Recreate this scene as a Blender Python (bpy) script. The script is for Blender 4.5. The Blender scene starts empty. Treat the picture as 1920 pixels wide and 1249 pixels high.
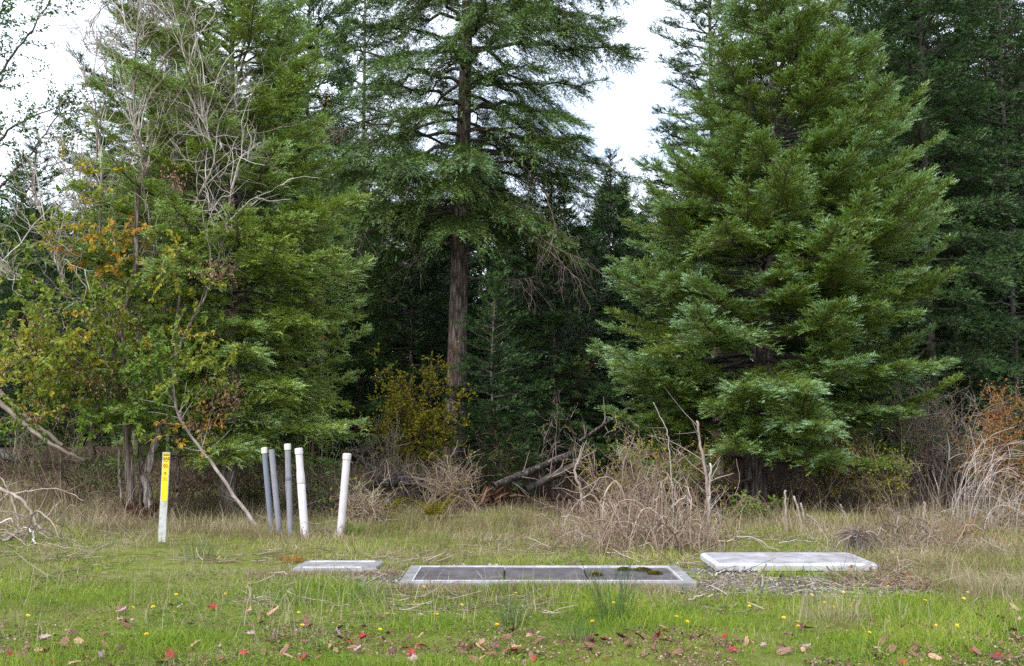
import bpy, math
import numpy as np
from math import radians as R
from mathutils import Vector

# ------------------------------------------------------------------ camera, sky, sun, exposure
scene = bpy.context.scene
C = scene.collection
EYE = 1.6
FPX = 1867.0                       # focal length in pixels of the 1920-wide photograph
PITCH = math.atan((790 - 624.5) / FPX)
cam_d = bpy.data.cameras.new('camera')
cam = bpy.data.objects.new('camera', cam_d); C.objects.link(cam)
cam_d.sensor_fit = 'HORIZONTAL'; cam_d.sensor_width = 36; cam_d.lens = FPX / 1920 * 36
cam_d.clip_start = 0.1; cam_d.clip_end = 2000
cam.location = (0, 0, EYE); cam.rotation_euler = (R(90) + PITCH, 0, 0)
scene.camera = cam
scene.view_settings.view_transform = 'Standard'
scene.view_settings.look = 'None'
scene.view_settings.exposure = 1.2
scene.view_settings.gamma = 1
scene.render.film_transparent = False
try:
    scene.cycles.max_bounces = 5; scene.cycles.diffuse_bounces = 3; scene.cycles.glossy_bounces = 2
    scene.cycles.transmission_bounces = 3; scene.cycles.use_denoising = False
    scene.cycles.sample_clamp_indirect = 4
except Exception:
    pass

SUN_DIR = Vector((-0.42, -0.62, 0.80)).normalized()   # towards the light: behind the viewer's left shoulder
world = bpy.data.worlds.new('World'); scene.world = world; world.use_nodes = True
nt = world.node_tree; N = nt.nodes; L = nt.links
for n in list(N): N.remove(n)
out = N.new('ShaderNodeOutputWorld'); bg = N.new('ShaderNodeBackground')
sky = N.new('ShaderNodeTexSky'); sky.sky_type = 'NISHITA'; sky.sun_disc = False
sky.sun_elevation = math.asin(SUN_DIR.z); sky.sun_rotation = math.atan2(SUN_DIR.x, SUN_DIR.y)
tc = N.new('ShaderNodeTexCoord')
mp = N.new('ShaderNodeMapping'); mp.inputs['Scale'].default_value = (1.6, 1.6, 3.0)
mp.inputs['Location'].default_value = (0.3, 0.0, 0.4)
nz = N.new('ShaderNodeTexNoise'); nz.inputs['Scale'].default_value = 2.2; nz.inputs['Detail'].default_value = 6
rp = N.new('ShaderNodeValToRGB')
rp.color_ramp.elements[0].position = 0.34; rp.color_ramp.elements[0].color = (.45, .45, .45, 1)
rp.color_ramp.elements[1].position = 0.50; rp.color_ramp.elements[1].color = (1, 1, 1, 1)
mx = N.new('ShaderNodeMix'); mx.data_type = 'RGBA'
L.new(tc.outputs['Generated'], mp.inputs['Vector']); L.new(mp.outputs[0], nz.inputs['Vector'])
L.new(nz.outputs['Fac'], rp.inputs['Fac'])
L.new(rp.outputs['Color'], mx.inputs['Factor'])
L.new(sky.outputs[0], mx.inputs['A'])
mx.inputs['B'].default_value = (7.6, 8.4, 9.8, 1)      # bright thin cloud over the clear sky
L.new(mx.outputs['Result'], bg.inputs['Color']); bg.inputs['Strength'].default_value = 0.10
L.new(bg.outputs[0], out.inputs[0])

sun_d = bpy.data.lights.new('sun', 'SUN'); sun_d.energy = 2.0; sun_d.angle = R(12); sun_d.color = (1.0, 0.97, 0.92)
sun = bpy.data.objects.new('sun', sun_d); C.objects.link(sun)
sun.rotation_euler = SUN_DIR.to_track_quat('Z', 'Y').to_euler()

# ------------------------------------------------------------------ helpers
CP, SP = math.cos(PITCH), math.sin(PITCH)
def ray(u, v):
    x = (u - 960) / FPX; y = -(v - 624.5) / FPX
    return np.array([x, CP - y * SP, SP + y * CP])
def at(u, v, Y):
    d = ray(u, v); return np.array([0, 0, EYE]) + d * (Y / d[1])
def on_z(u, v, z=0.0):
    d = ray(u, v); return np.array([0, 0, EYE]) + d * ((z - EYE) / d[2])

def unit(a): return a / np.maximum(np.linalg.norm(a, axis=-1, keepdims=True), 1e-9)

_grids = {}
def noise(x, y, s, seed=0):
    """smooth value noise 0..1"""
    x = np.asarray(x, float) / s; y = np.asarray(y, float) / s
    if seed not in _grids: _grids[seed] = np.random.default_rng(900 + seed).random((256, 256))
    g = _grids[seed]
    xi = np.floor(x).astype(int); yi = np.floor(y).astype(int)
    fx = x - xi; fy = y - yi; fx = fx*fx*(3-2*fx); fy = fy*fy*(3-2*fy)
    a = g[xi % 256, yi % 256]; b = g[(xi+1) % 256, yi % 256]; c = g[xi % 256, (yi+1) % 256]; d = g[(xi+1) % 256, (yi+1) % 256]
    return (a*(1-fx)+b*fx)*(1-fy) + (c*(1-fx)+d*fx)*fy
def sstep(a, b, x):
    t = np.clip((np.asarray(x, float)-a)/(b-a), 0, 1); return t*t*(3-2*t)
def ground_z(x, y):
    x = np.asarray(x, float); y = np.asarray(y, float)
    n = (noise(x, y, 1.7, 1)-.5)*.10 + (noise(x, y, .45, 2)-.5)*.035
    flat = np.exp(-(((y-10.7)/1.4)**2)) * (np.abs(x) < 6)
    big = (noise(x, y, 9, 3)-.5)*.3*sstep(16, 24, y)
    return n*(1-.8*flat) + big + .4*sstep(18, 30, y) + .12*sstep(-3, -6, x)*sstep(10, 13, y)
def gz(x, y): return float(ground_z(np.array([x]), np.array([y]))[0])
def gpt(u, v):
    p = on_z(u, v); p[2] = gz(p[0], p[1]); return p

class MB:
    """collects vertices and faces, then links them as ONE mesh object"""
    def __init__(s): s.V = []; s.T = []; s.F3 = []; s.F4 = []; s.n = 0
    def add(s, V, F3=None, F4=None, tone=0.5):
        V = np.asarray(V, float).reshape(-1, 3)
        s.V.append(V); s.T.append(np.broadcast_to(np.asarray(tone, float), (len(V),)).copy() if np.ndim(tone) < 2 else np.asarray(tone).ravel())
        if F3 is not None and len(F3): s.F3.append(np.asarray(F3).reshape(-1, 3) + s.n)
        if F4 is not None and len(F4): s.F4.append(np.asarray(F4).reshape(-1, 4) + s.n)
        s.n += len(V)
    def mesh(s, name, mat, smooth=False, origin=(0, 0, 0)):
        V = np.concatenate(s.V) - np.asarray(origin); T = np.concatenate(s.T)
        F3 = np.concatenate(s.F3) if s.F3 else np.zeros((0, 3), int)
        F4 = np.concatenate(s.F4) if s.F4 else np.zeros((0, 4), int)
        me = bpy.data.meshes.new(name)
        n3, n4 = len(F3), len(F4)
        me.vertices.add(len(V)); me.vertices.foreach_set('co', V.astype(np.float32).ravel())
        me.loops.add(n3*3+n4*4); me.loops.foreach_set('vertex_index', np.concatenate([F3.ravel(), F4.ravel()]).astype(np.int32))
        me.polygons.add(n3+n4)
        me.polygons.foreach_set('loop_start', np.concatenate([np.arange(n3)*3, n3*3+np.arange(n4)*4]).astype(np.int32))
        me.polygons.foreach_set('use_smooth', np.full(n3+n4, smooth))
        a = me.attributes.new('tone', 'FLOAT', 'POINT'); a.data.foreach_set('value', T.astype(np.float32))
        me.update(calc_edges=True)
        if mat: me.materials.append(mat)
        return me
    def build(s, name, mat, parent=None, smooth=False, origin=(0, 0, 0)):
        o = bpy.data.objects.new(name, s.mesh(name, mat, smooth, origin)); C.objects.link(o)
        if parent: o.parent = parent
        else: o.location = origin
        return o

def tag(o, label=None, cat=None, group=None, kind=None):
    if label: o['label'] = label
    if cat: o['category'] = cat
    if group: o['group'] = group
    if kind: o['kind'] = kind
    return o
def thing(name, label, cat, loc=(0, 0, 0), group=None):
    o = bpy.data.objects.new(name, None); C.objects.link(o); o.location = loc
    o.empty_display_size = .2
    return tag(o, label, cat, group)
def copy_tree(o, parent=None):
    c = o.copy(); C.objects.link(c)
    if parent: c.parent = parent
    for ch in list(o.children): copy_tree(ch, c)
    return c

def tubes(mb, P, Rr, sides=5, tone=0.5, cap=True):
    """P (M,N,3) centre lines, Rr (M,N) radii: M tapered tubes"""
    P = np.asarray(P, float); Rr = np.asarray(Rr, float)
    if P.ndim == 2: P = P[None]; Rr = Rr[None]
    M, n, _ = P.shape
    T = np.gradient(P, axis=1); T = unit(T)
    mean = unit(T.mean(axis=1))
    ref = np.where(np.abs(mean[:, 2:3]) > .8, np.array([[1., 0, 0]]), np.array([[0, 0, 1.]]))
    A = unit(np.cross(T, ref[:, None, :])); B = np.cross(T, A)
    ang = np.arange(sides)*2*np.pi/sides
    ring = A[:, :, None, :]*np.cos(ang)[None, None, :, None] + B[:, :, None, :]*np.sin(ang)[None, None, :, None]
    V = P[:, :, None, :] + ring*Rr[:, :, None, None]
    idx = np.arange(M*n*sides).reshape(M, n, sides)
    a = idx[:, :-1, :]; b = np.roll(a, -1, axis=2); c = idx[:, 1:, :]; d = np.roll(c, -1, axis=2)
    F4 = np.stack([a, b, d, c], -1).reshape(-1, 4)
    tone = np.asarray(tone, float)
    if tone.ndim == 1 and len(tone) == M and len(tone) != M*n*sides: tone = np.repeat(tone, n*sides)
    F3 = None
    V = V.reshape(-1, 3)
    if cap:
        ctr = P[:, -1, :] ; k = len(V)
        V = np.concatenate([V, ctr]); e = idx[:, -1, :]
        F3 = np.stack([e, np.roll(e, -1, axis=1), np.broadcast_to((k+np.arange(M))[:, None], e.shape)], -1).reshape(-1, 3)
        tone = np.concatenate([tone, tone.reshape(M, -1)[:, 0]]) if tone.ndim == 1 else tone
    mb.add(V, F3, F4, tone)

def box(mb, x0, x1, y0, y1, z0, z1, tone=.5, bev=0.0):
    """box with chamfered top and vertical edges"""
    b = bev
    def ringv(xa, xb, ya, yb, z, c): 
        return [(xa+c, ya, z), (xb-c, ya, z), (xb, ya+c, z), (xb, yb-c, z), (xb-c, yb, z), (xa+c, yb, z), (xa, yb-c, z), (xa, ya+c, z)]
    c = max(b, 1e-4)
    V = ringv(x0, x1, y0, y1, z0, c) + ringv(x0, x1, y0, y1, z1-c, c) + ringv(x0+c, x1-c, y0+c, y1-c, z1, c)
    V = np.array(V)
    F4 = []
    for r in (0, 8):
        for i in range(8):
            j = (i+1) % 8; F4.append((r+i, r+j, r+8+j, r+8+i))
    ctr = np.array([[(x0+x1)/2, (y0+y1)/2, z1], [(x0+x1)/2, (y0+y1)/2, z0]])
    V = np.concatenate([V, ctr])
    F3 = [(16+i, 16+(i+1) % 8, 24) for i in range(8)] + [((i+1) % 8, i, 25) for i in range(8)]
    mb.add(V, F3, F4, tone)

def spline(pts, n):
    """Catmull-Rom through control points (k, d) -> (n, d)"""
    p = np.asarray(pts, float); k = len(p)
    p = np.concatenate([[2*p[0]-p[1]], p, [2*p[-1]-p[-2]]])
    t = np.linspace(0, k-1-1e-6, n); i = t.astype(int); f = (t-i)[:, None]
    a, b, c, d = p[i], p[i+1], p[i+2], p[i+3]
    return .5*((2*b)+(-a+c)*f+(2*a-5*b+4*c-d)*f**2+(-a+3*b-3*c+d)*f**3)

def walk(rng, S, D, Ln, n, wig, grav=0.0):
    """random-walk curves: starts S, directions D, lengths Ln -> (M,n,3)"""
    M = len(S); P = np.zeros((M, n, 3)); P[:, 0] = S; d = unit(np.asarray(D, float))
    step = (np.asarray(Ln)/(n-1))[:, None]
    for i in range(1, n):
        d = unit(d + rng.normal(0, wig, (M, 3)) + np.array([0, 0, grav]))
        P[:, i] = P[:, i-1] + d*step
    return P
def pick(rng, P, m, lo=0.2, hi=1.0):
    """m random points on the curves P with their tangents and the curve's index"""
    M, n, _ = P.shape
    i = rng.integers(0, M, m); t = rng.uniform(lo, hi, m)*(n-1-1e-6); k = t.astype(int); f = (t-k)[:, None]
    a = P[i, k]; b = P[i, k+1]
    return a*(1-f)+b*f, unit(b-a), i, t/(n-1)
def sideways(rng, T, spread):
    """directions leaving T at an angle around `spread` radians"""
    r = unit(rng.normal(size=T.shape)); s = unit(np.cross(T, r))
    a = spread*(1+rng.normal(0, .25, (len(T), 1)))
    return T*np.cos(a)+s*np.sin(a)

def leaves(mb, O, D, Nrm, Ln, W, tone, fold=.25):
    """folded pointed leaves: six-cornered blades"""
    M = len(O); S = unit(np.cross(D, Nrm)); Nn = np.cross(S, D)
    Ln = np.asarray(Ln)[:, None]; W = np.asarray(W)[:, None]
    v = [O, O+D*Ln*.35+S*W*.5+Nn*W*fold, O+D*Ln*.7+S*W*.38+Nn*W*fold*.6, O+D*Ln-Nn*Ln*.12, O+D*Ln*.7-S*W*.38+Nn*W*fold*.6, O+D*Ln*.35-S*W*.5+Nn*W*fold]
    V = np.stack(v, 1).reshape(-1, 3); b = np.arange(M)*6
    F4 = np.concatenate([np.stack([b, b+1, b+2, b+3], 1), np.stack([b, b+3, b+4, b+5], 1)])
    mb.add(V, None, F4, np.repeat(np.broadcast_to(np.asarray(tone, float), (M,)), 6))

# ------------------------------------------------------------------ materials
def new_mat(name):
    m = bpy.data.materials.new(name); m.use_nodes = True
    nt = m.node_tree; b = nt.nodes['Principled BSDF']; return m, nt, b
def ramp_node(nt, stops):
    r = nt.nodes.new('ShaderNodeValToRGB'); cr = r.color_ramp
    while len(cr.elements) < len(stops): cr.elements.new(.5)
    for e, (p, c) in zip(cr.elements, stops): e.position = p; e.color = (*c, 1)
    return r
def tone_mat(name, stops, rough=.6, spec=.3, transl=0.0, noise_amt=0.0, noise_scale=20):
    m, nt, b = new_mat(name)
    at_ = nt.nodes.new('ShaderNodeAttribute'); at_.attribute_name = 'tone'
    r = ramp_node(nt, stops)
    if noise_amt:
        tcn = nt.nodes.new('ShaderNodeTexCoord'); nn = nt.nodes.new('ShaderNodeTexNoise'); nn.inputs['Scale'].default_value = noise_scale
        nn.inputs['Detail'].default_value = 5
        ma = nt.nodes.new('ShaderNodeMath'); ma.operation = 'MULTIPLY_ADD'; ma.inputs[1].default_value = noise_amt; 
        sb = nt.nodes.new('ShaderNodeMath'); sb.operation = 'SUBTRACT'; sb.inputs[1].default_value = noise_amt*.5
        nt.links.new(tcn.outputs['Object'], nn.inputs['Vector']); nt.links.new(nn.outputs['Fac'], ma.inputs[0])
        nt.links.new(at_.outputs['Fac'], ma.inputs[2]); nt.links.new(ma.outputs[0], sb.inputs[0]); nt.links.new(sb.outputs[0], r.inputs['Fac'])
    else:
        nt.links.new(at_.outputs['Fac'], r.inputs['Fac'])
    nt.links.new(r.outputs['Color'], b.inputs['Base Color'])
    b.inputs['Roughness'].default_value = rough; b.inputs['Specular IOR Level'].default_value = spec
    if transl:
        tr = nt.nodes.new('ShaderNodeBsdfTranslucent'); mxs = nt.nodes.new('ShaderNodeMixShader'); mxs.inputs[0].default_value = transl
        o = nt.nodes['Material Output']
        nt.links.new(r.outputs['Color'], tr.inputs['Color']); nt.links.new(b.outputs[0], mxs.inputs[1]); nt.links.new(tr.outputs[0], mxs.inputs[2])
        nt.links.new(mxs.outputs[0], o.inputs['Surface'])
    return m
def bark_mat(name, furrow, mid, flake, sx=14, sz=2.2, bump=.8):
    m, nt, b = new_mat(name)
    tcn = nt.nodes.new('ShaderNodeTexCoord'); mpn = nt.nodes.new('ShaderNodeMapping'); mpn.inputs['Scale'].default_value = (sx, sx, sz)
    n1 = nt.nodes.new('ShaderNodeTexNoise'); n1.inputs['Scale'].default_value = 1; n1.inputs['Detail'].default_value = 7; n1.inputs['Roughness'].default_value = .65
    v = nt.nodes.new('ShaderNodeTexVoronoi'); v.feature = 'DISTANCE_TO_EDGE'; v.inputs['Scale'].default_value = .9
    mu = nt.nodes.new('ShaderNodeMath'); mu.operation = 'MULTIPLY_ADD'; mu.inputs[1].default_value = .7
    r = ramp_node(nt, [(.38, furrow), (.56, mid), (.80, flake)])
    bp = nt.nodes.new('ShaderNodeBump'); bp.inputs['Strength'].default_value = bump; bp.inputs['Distance'].default_value = .03
    lk = nt.links.new
    lk(tcn.outputs['Object'], mpn.inputs[0]); lk(mpn.outputs[0], n1.inputs['Vector']); lk(mpn.outputs[0], v.inputs['Vector'])
    lk(v.outputs['Distance'], mu.inputs[0]); lk(n1.outputs['Fac'], mu.inputs[2]); lk(mu.outputs[0], r.inputs['Fac'])
    lk(r.outputs['Color'], b.inputs['Base Color']); lk(mu.outputs[0], bp.inputs['Height']); lk(bp.outputs[0], b.inputs['Normal'])
    b.inputs['Roughness'].default_value = .9; b.inputs['Specular IOR Level'].default_value = .2
    return m
def mottled(name, c1, c2, scale=6, rough=.7, lo=.35, hi=.65, bump=.0, spec=.3, c3=None):
    m, nt, b = new_mat(name)
    tcn = nt.nodes.new('ShaderNodeTexCoord'); n1 = nt.nodes.new('ShaderNodeTexNoise'); n1.inputs['Scale'].default_value = scale
    n1.inputs['Detail'].default_value = 8; n1.inputs['Roughness'].default_value = .65
    st = [(lo, c1), (hi, c2)] + ([(min(hi+.12, 1), c3)] if c3 else [])
    r = ramp_node(nt, st)
    nt.links.new(tcn.outputs['Object'], n1.inputs['Vector']); nt.links.new(n1.outputs['Fac'], r.inputs['Fac']); nt.links.new(r.outputs['Color'], b.inputs['Base Color'])
    if bump:
        n2 = nt.nodes.new('ShaderNodeTexNoise'); n2.inputs['Scale'].default_value = scale*6; n2.inputs['Detail'].default_value = 6
        nt.links.new(tcn.outputs['Object'], n2.inputs['Vector'])
        bp = nt.nodes.new('ShaderNodeBump'); bp.inputs['Strength'].default_value = bump; bp.inputs['Distance'].default_value = .01
        nt.links.new(n2.outputs['Fac'], bp.inputs['Height']); nt.links.new(bp.outputs[0], b.inputs['Normal'])
    b.inputs['Roughness'].default_value = rough; b.inputs['Specular IOR Level'].default_value = spec
    return m

M = {}
# needles: tone 0 old dark, .5 yellow green, 1 glaucous new growth with the sky highlight painted into its paleness
M['needle'] = tone_mat('fir_needles', [(0, (.058, .082, .008)), (.30, (.140, .200, .013)), (.62, (.180, .275, .055)), (1, (.33, .49, .31))], .5, .38)
M['needle_blue'] = tone_mat('blue_green_needles', [(0, (.040, .076, .010)), (.5, (.105, .175, .025)), (1, (.23, .36, .19))], .5, .38)
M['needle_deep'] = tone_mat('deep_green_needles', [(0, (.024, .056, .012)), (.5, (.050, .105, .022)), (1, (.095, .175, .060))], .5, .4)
M['needle_light'] = tone_mat('yellow_green_needles', [(0, (.070, .105, .008)), (.38, (.185, .245, .015)), (.66, (.235, .325, .045)), (1, (.36, .50, .22))], .5, .38)
M['limb'] = mottled('dark_limb_bark', (.035, .028, .022), (.10, .085, .07), 9)
M['bark_fir'] = bark_mat('furrowed_fir_bark', (.026, .017, .013), (.10, .066, .053), (.26, .225, .205))
M['bark_grey'] = bark_mat('grey_brown_bark', (.05, .035, .026), (.16, .115, .09), (.32, .28, .25), 20, 3)
M['bark_pale'] = bark_mat('streaked_pale_bark', (.05, .035, .028), (.20, .15, .125), (.52, .47, .43), 26, 1.6)
M['bark_shaggy'] = bark_mat('shaggy_dark_bark', (.03, .02, .016), (.12, .08, .062), (.36, .30, .26), 34, 1.8)
M['bark_dark'] = bark_mat('dark_log_bark', (.014, .010, .009), (.05, .038, .032), (.17, .15, .145), 16, 6)
M['dead_wood'] = tone_mat('bleached_dead_wood', [(0, (.06, .04, .03)), (.5, (.27, .21, .175)), (1, (.62, .57, .54))], .8, .2, 0, .8, 9)
M['twig'] = tone_mat('twig_bark', [(0, (.045, .028, .020)), (.5, (.17, .115, .08)), (1, (.42, .36, .31))], .8, .2)
M['cane'] = tone_mat('dry_cane', [(0, (.085, .050, .032)), (.5, (.28, .205, .15)), (1, (.54, .46, .39))], .7, .25)
M['leaf'] = tone_mat('broad_leaves', [(0, (.050, .115, .016)), (.35, (.135, .22, .020)), (.6, (.27, .28, .025)), (.8, (.48, .32, .03)), (1, (.45, .17, .04))], .45, .4, .35)
M['dead_leaf'] = tone_mat('withered_leaves', [(0, (.15, .07, .045)), (.5, (.32, .16, .105)), (1, (.46, .29, .21))], .7, .2, .2)
M['yleaf'] = tone_mat('autumn_leaves', [(0, (.11, .15, .012)), (.4, (.28, .28, .014)), (.7, (.44, .32, .018)), (1, (.48, .24, .02))], .5, .3, .35)
M['rleaf'] = tone_mat('rust_leaves', [(0, (.20, .19, .02)), (.35, (.42, .20, .035)), (.7, (.50, .14, .045)), (1, (.32, .07, .04))], .5, .3, .35)
M['grass'] = tone_mat('green_grass', [(0, (.10, .175, .014)), (.4, (.225, .325, .022)), (.7, (.34, .35, .07)), (1, (.46, .40, .20))], .5, .3, .35)
M['dry_grass'] = tone_mat('dry_grass', [(0, (.13, .10, .05)), (.4, (.27, .205, .115)), (.8, (.42, .34, .23)), (1, (.55, .47, .36))], .65, .25, .25)


# ------------------------------------------------------------------ the ground
c_fl, c_fr, c_bl, c_br = on_z(744, 1092, .06), on_z(1300, 1091, .06), on_z(772, 1060, .06), on_z(1277, 1060, .06)
CX0, CX1 = (c_fl[0]+c_bl[0])/2, (c_fr[0]+c_br[0])/2
CY0, CY1 = (c_fl[1]+c_fr[1])/2, (c_bl[1]+c_br[1])/2
r_fl, r_fr, r_bl, r_br = on_z(1343, 1057, .09), on_z(1634, 1057, .09), on_z(1326, 1037, .09), on_z(1602, 1035, .09)
RX0, RX1 = (r_fl[0]+r_bl[0])/2 - .04, (r_fr[0]+r_br[0])/2
RY0, RY1 = (r_fl[1]+r_fr[1])/2, (r_bl[1]+r_br[1])/2
l_f, l_b = on_z(704, 1066, .05), on_z(560, 1049, .05)
LX0, LX1, LY0, LY1 = l_b[0]+.05, l_f[0], l_f[1], l_b[1]

def gravel_mask(x, y):
    n = noise(x, y, .5, 5)*.9 + noise(x, y, .16, 6)*.4
    def ell(cx, cy, rx, ry): return np.clip(1.5-1.5*(((x-cx)/rx)**2+((y-cy)/ry)**2), 0, 1)
    m = np.maximum.reduce([ell(2.75, CY0+.05, 1.5, .75), ell(CX0-.25, CY0+.55, .55, .6), ell(2.2, CY0+.9, .6, .6),
                           ell((CX0+CX1)/2, CY1+.25, 1.6, .22)*.7])
    return np.clip(m*1.6 - n + .25, 0, 1)
def forest_mask(x, y):
    return sstep(15.5, 18.5, y + (noise(x, y, 1.3, 7)-.5)*2.5 - 4.5*sstep(1, -4, x))
def slab_clear(x, y, pad=.0):
    a = (x > CX0-pad) & (x < CX1+pad) & (y > CY0-pad) & (y < CY1+pad)
    b = (x > RX0-pad) & (x < RX1+pad) & (y > RY0-pad) & (y < RY1+pad)
    c = (x > LX0-pad) & (x < LX1+pad) & (y > LY0-pad) & (y < LY1+pad)
    return ~(a | b | c)

def make_ground():
    xs = np.concatenate([[-500, -200, -90, -45, -28], np.arange(-18, 18.01, .11), [28, 45, 90, 200, 500]])
    ys = np.concatenate([[-120, -40, -12, -2, 3], np.arange(5, 30.01, .11), [33, 37, 42, 50, 65, 90, 200, 500]])
    X, Y = np.meshgrid(xs, ys, indexing='ij')
    Z = ground_z(X, Y)
    V = np.stack([X, Y, Z], -1).reshape(-1, 3); nx, ny = X.shape
    i = np.arange(nx*ny).reshape(nx, ny)
    F4 = np.stack([i[:-1, :-1], i[1:, :-1], i[1:, 1:], i[:-1, 1:]], -1).reshape(-1, 4)
    mb = MB(); mb.add(V, None, F4, .5)
    m, nt, b = new_mat('ground')
    lk = nt.links.new
    def attr(n):
        a = nt.nodes.new('ShaderNodeAttribute'); a.attribute_name = n; return a.outputs['Fac']
    tcn = nt.nodes.new('ShaderNodeTexCoord')
    def nz_(s, d=6):
        n = nt.nodes.new('ShaderNodeTexNoise'); n.inputs['Scale'].default_value = s; n.inputs['Detail'].default_value = d; n.inputs['Roughness'].default_value = .7
        lk(tcn.outputs['Object'], n.inputs['Vector']); return n.outputs['Fac']
    turf = ramp_node(nt, [(.3, (.06, .07, .014)), (.5, (.13, .16, .022)), (.7, (.19, .165, .08))]); lk(nz_(5), turf.inputs[0])
    duff = ramp_node(nt, [(.35, (.020, .013, .009)), (.6, (.060, .036, .022)), (.75, (.12, .085, .055))]); lk(nz_(9), duff.inputs[0])
    grav = ramp_node(nt, [(.35, (.07, .058, .05)), (.55, (.14, .12, .105)), (.7, (.25, .23, .22))]); lk(nz_(40), grav.inputs[0])
    def mix(f, a, bb):
        k = nt.nodes.new('ShaderNodeMix'); k.data_type = 'RGBA'; lk(f, k.inputs['Factor']); lk(a, k.inputs['A']); lk(bb, k.inputs['B']); return k.outputs['Result']
    c = mix(attr('forest'), turf.outputs[0], duff.outputs[0]); c = mix(attr('gravel'), c, grav.outputs[0])
    lk(c, b.inputs['Base Color']); b.inputs['Roughness'].default_value = .95; b.inputs['Specular IOR Level'].default_value = .15
    bp = nt.nodes.new('ShaderNodeBump'); bp.inputs['Strength'].default_value = .9; bp.inputs['Distance'].default_value = .03
    lk(nz_(25, 8), bp.inputs['Height']); lk(bp.outputs[0], b.inputs['Normal'])
    o = mb.build('ground', m, smooth=True)
    for nme, f in (('forest', forest_mask), ('gravel', gravel_mask)):
        a = o.data.attributes.new(nme, 'FLOAT', 'POINT'); a.data.foreach_set('value', f(V[:, 0], V[:, 1]).astype(np.float32))
    tag(o, kind='structure')
make_ground()

# ------------------------------------------------------------------ grass, gravel (nobody could count them)
def blades(mb, x, y, h, w, lean, tone, rng, bend=.35):
    n = len(x); z = ground_z(x, y) - .01
    a = rng.uniform(0, 2*np.pi, n); dx, dy = np.cos(a), np.sin(a)
    yaw = rng.uniform(0, 2*np.pi, n); sx, sy = np.cos(yaw)*w/2, np.sin(yaw)*w/2
    def pt(f, k): return np.stack([x+dx*lean*h*f**1.7, y+dy*lean*h*f**1.7, z+h*f*(1-bend*lean*f*f)], 1)
    b0, b1, tp = pt(0, 0), pt(.5, 1), pt(1., 2)
    S = np.stack([sx, sy, np.zeros(n)], 1)
    V = np.stack([b0-S, b0+S, b1+S*.8, b1-S*.8, tp], 1).reshape(-1, 3)
    i = np.arange(n)*5
    mb.add(V, np.stack([i+3, i+2, i+4], 1), np.stack([i, i+1, i+2, i+3], 1), np.repeat(tone, 5))

def scatter(rng, n, y0, y1, power=1.0):
    """points over the part of the meadow a viewer can see, a margin wider than the frame, denser near"""
    u = rng.random(n); p = 1-power
    y = y0*(y1/y0)**u if abs(p) < 1e-6 else (y0**p+u*(y1**p-y0**p))**(1/p)
    x = rng.uniform(-1, 1, n)*(.56*y+.8)
    return x, y

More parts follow.
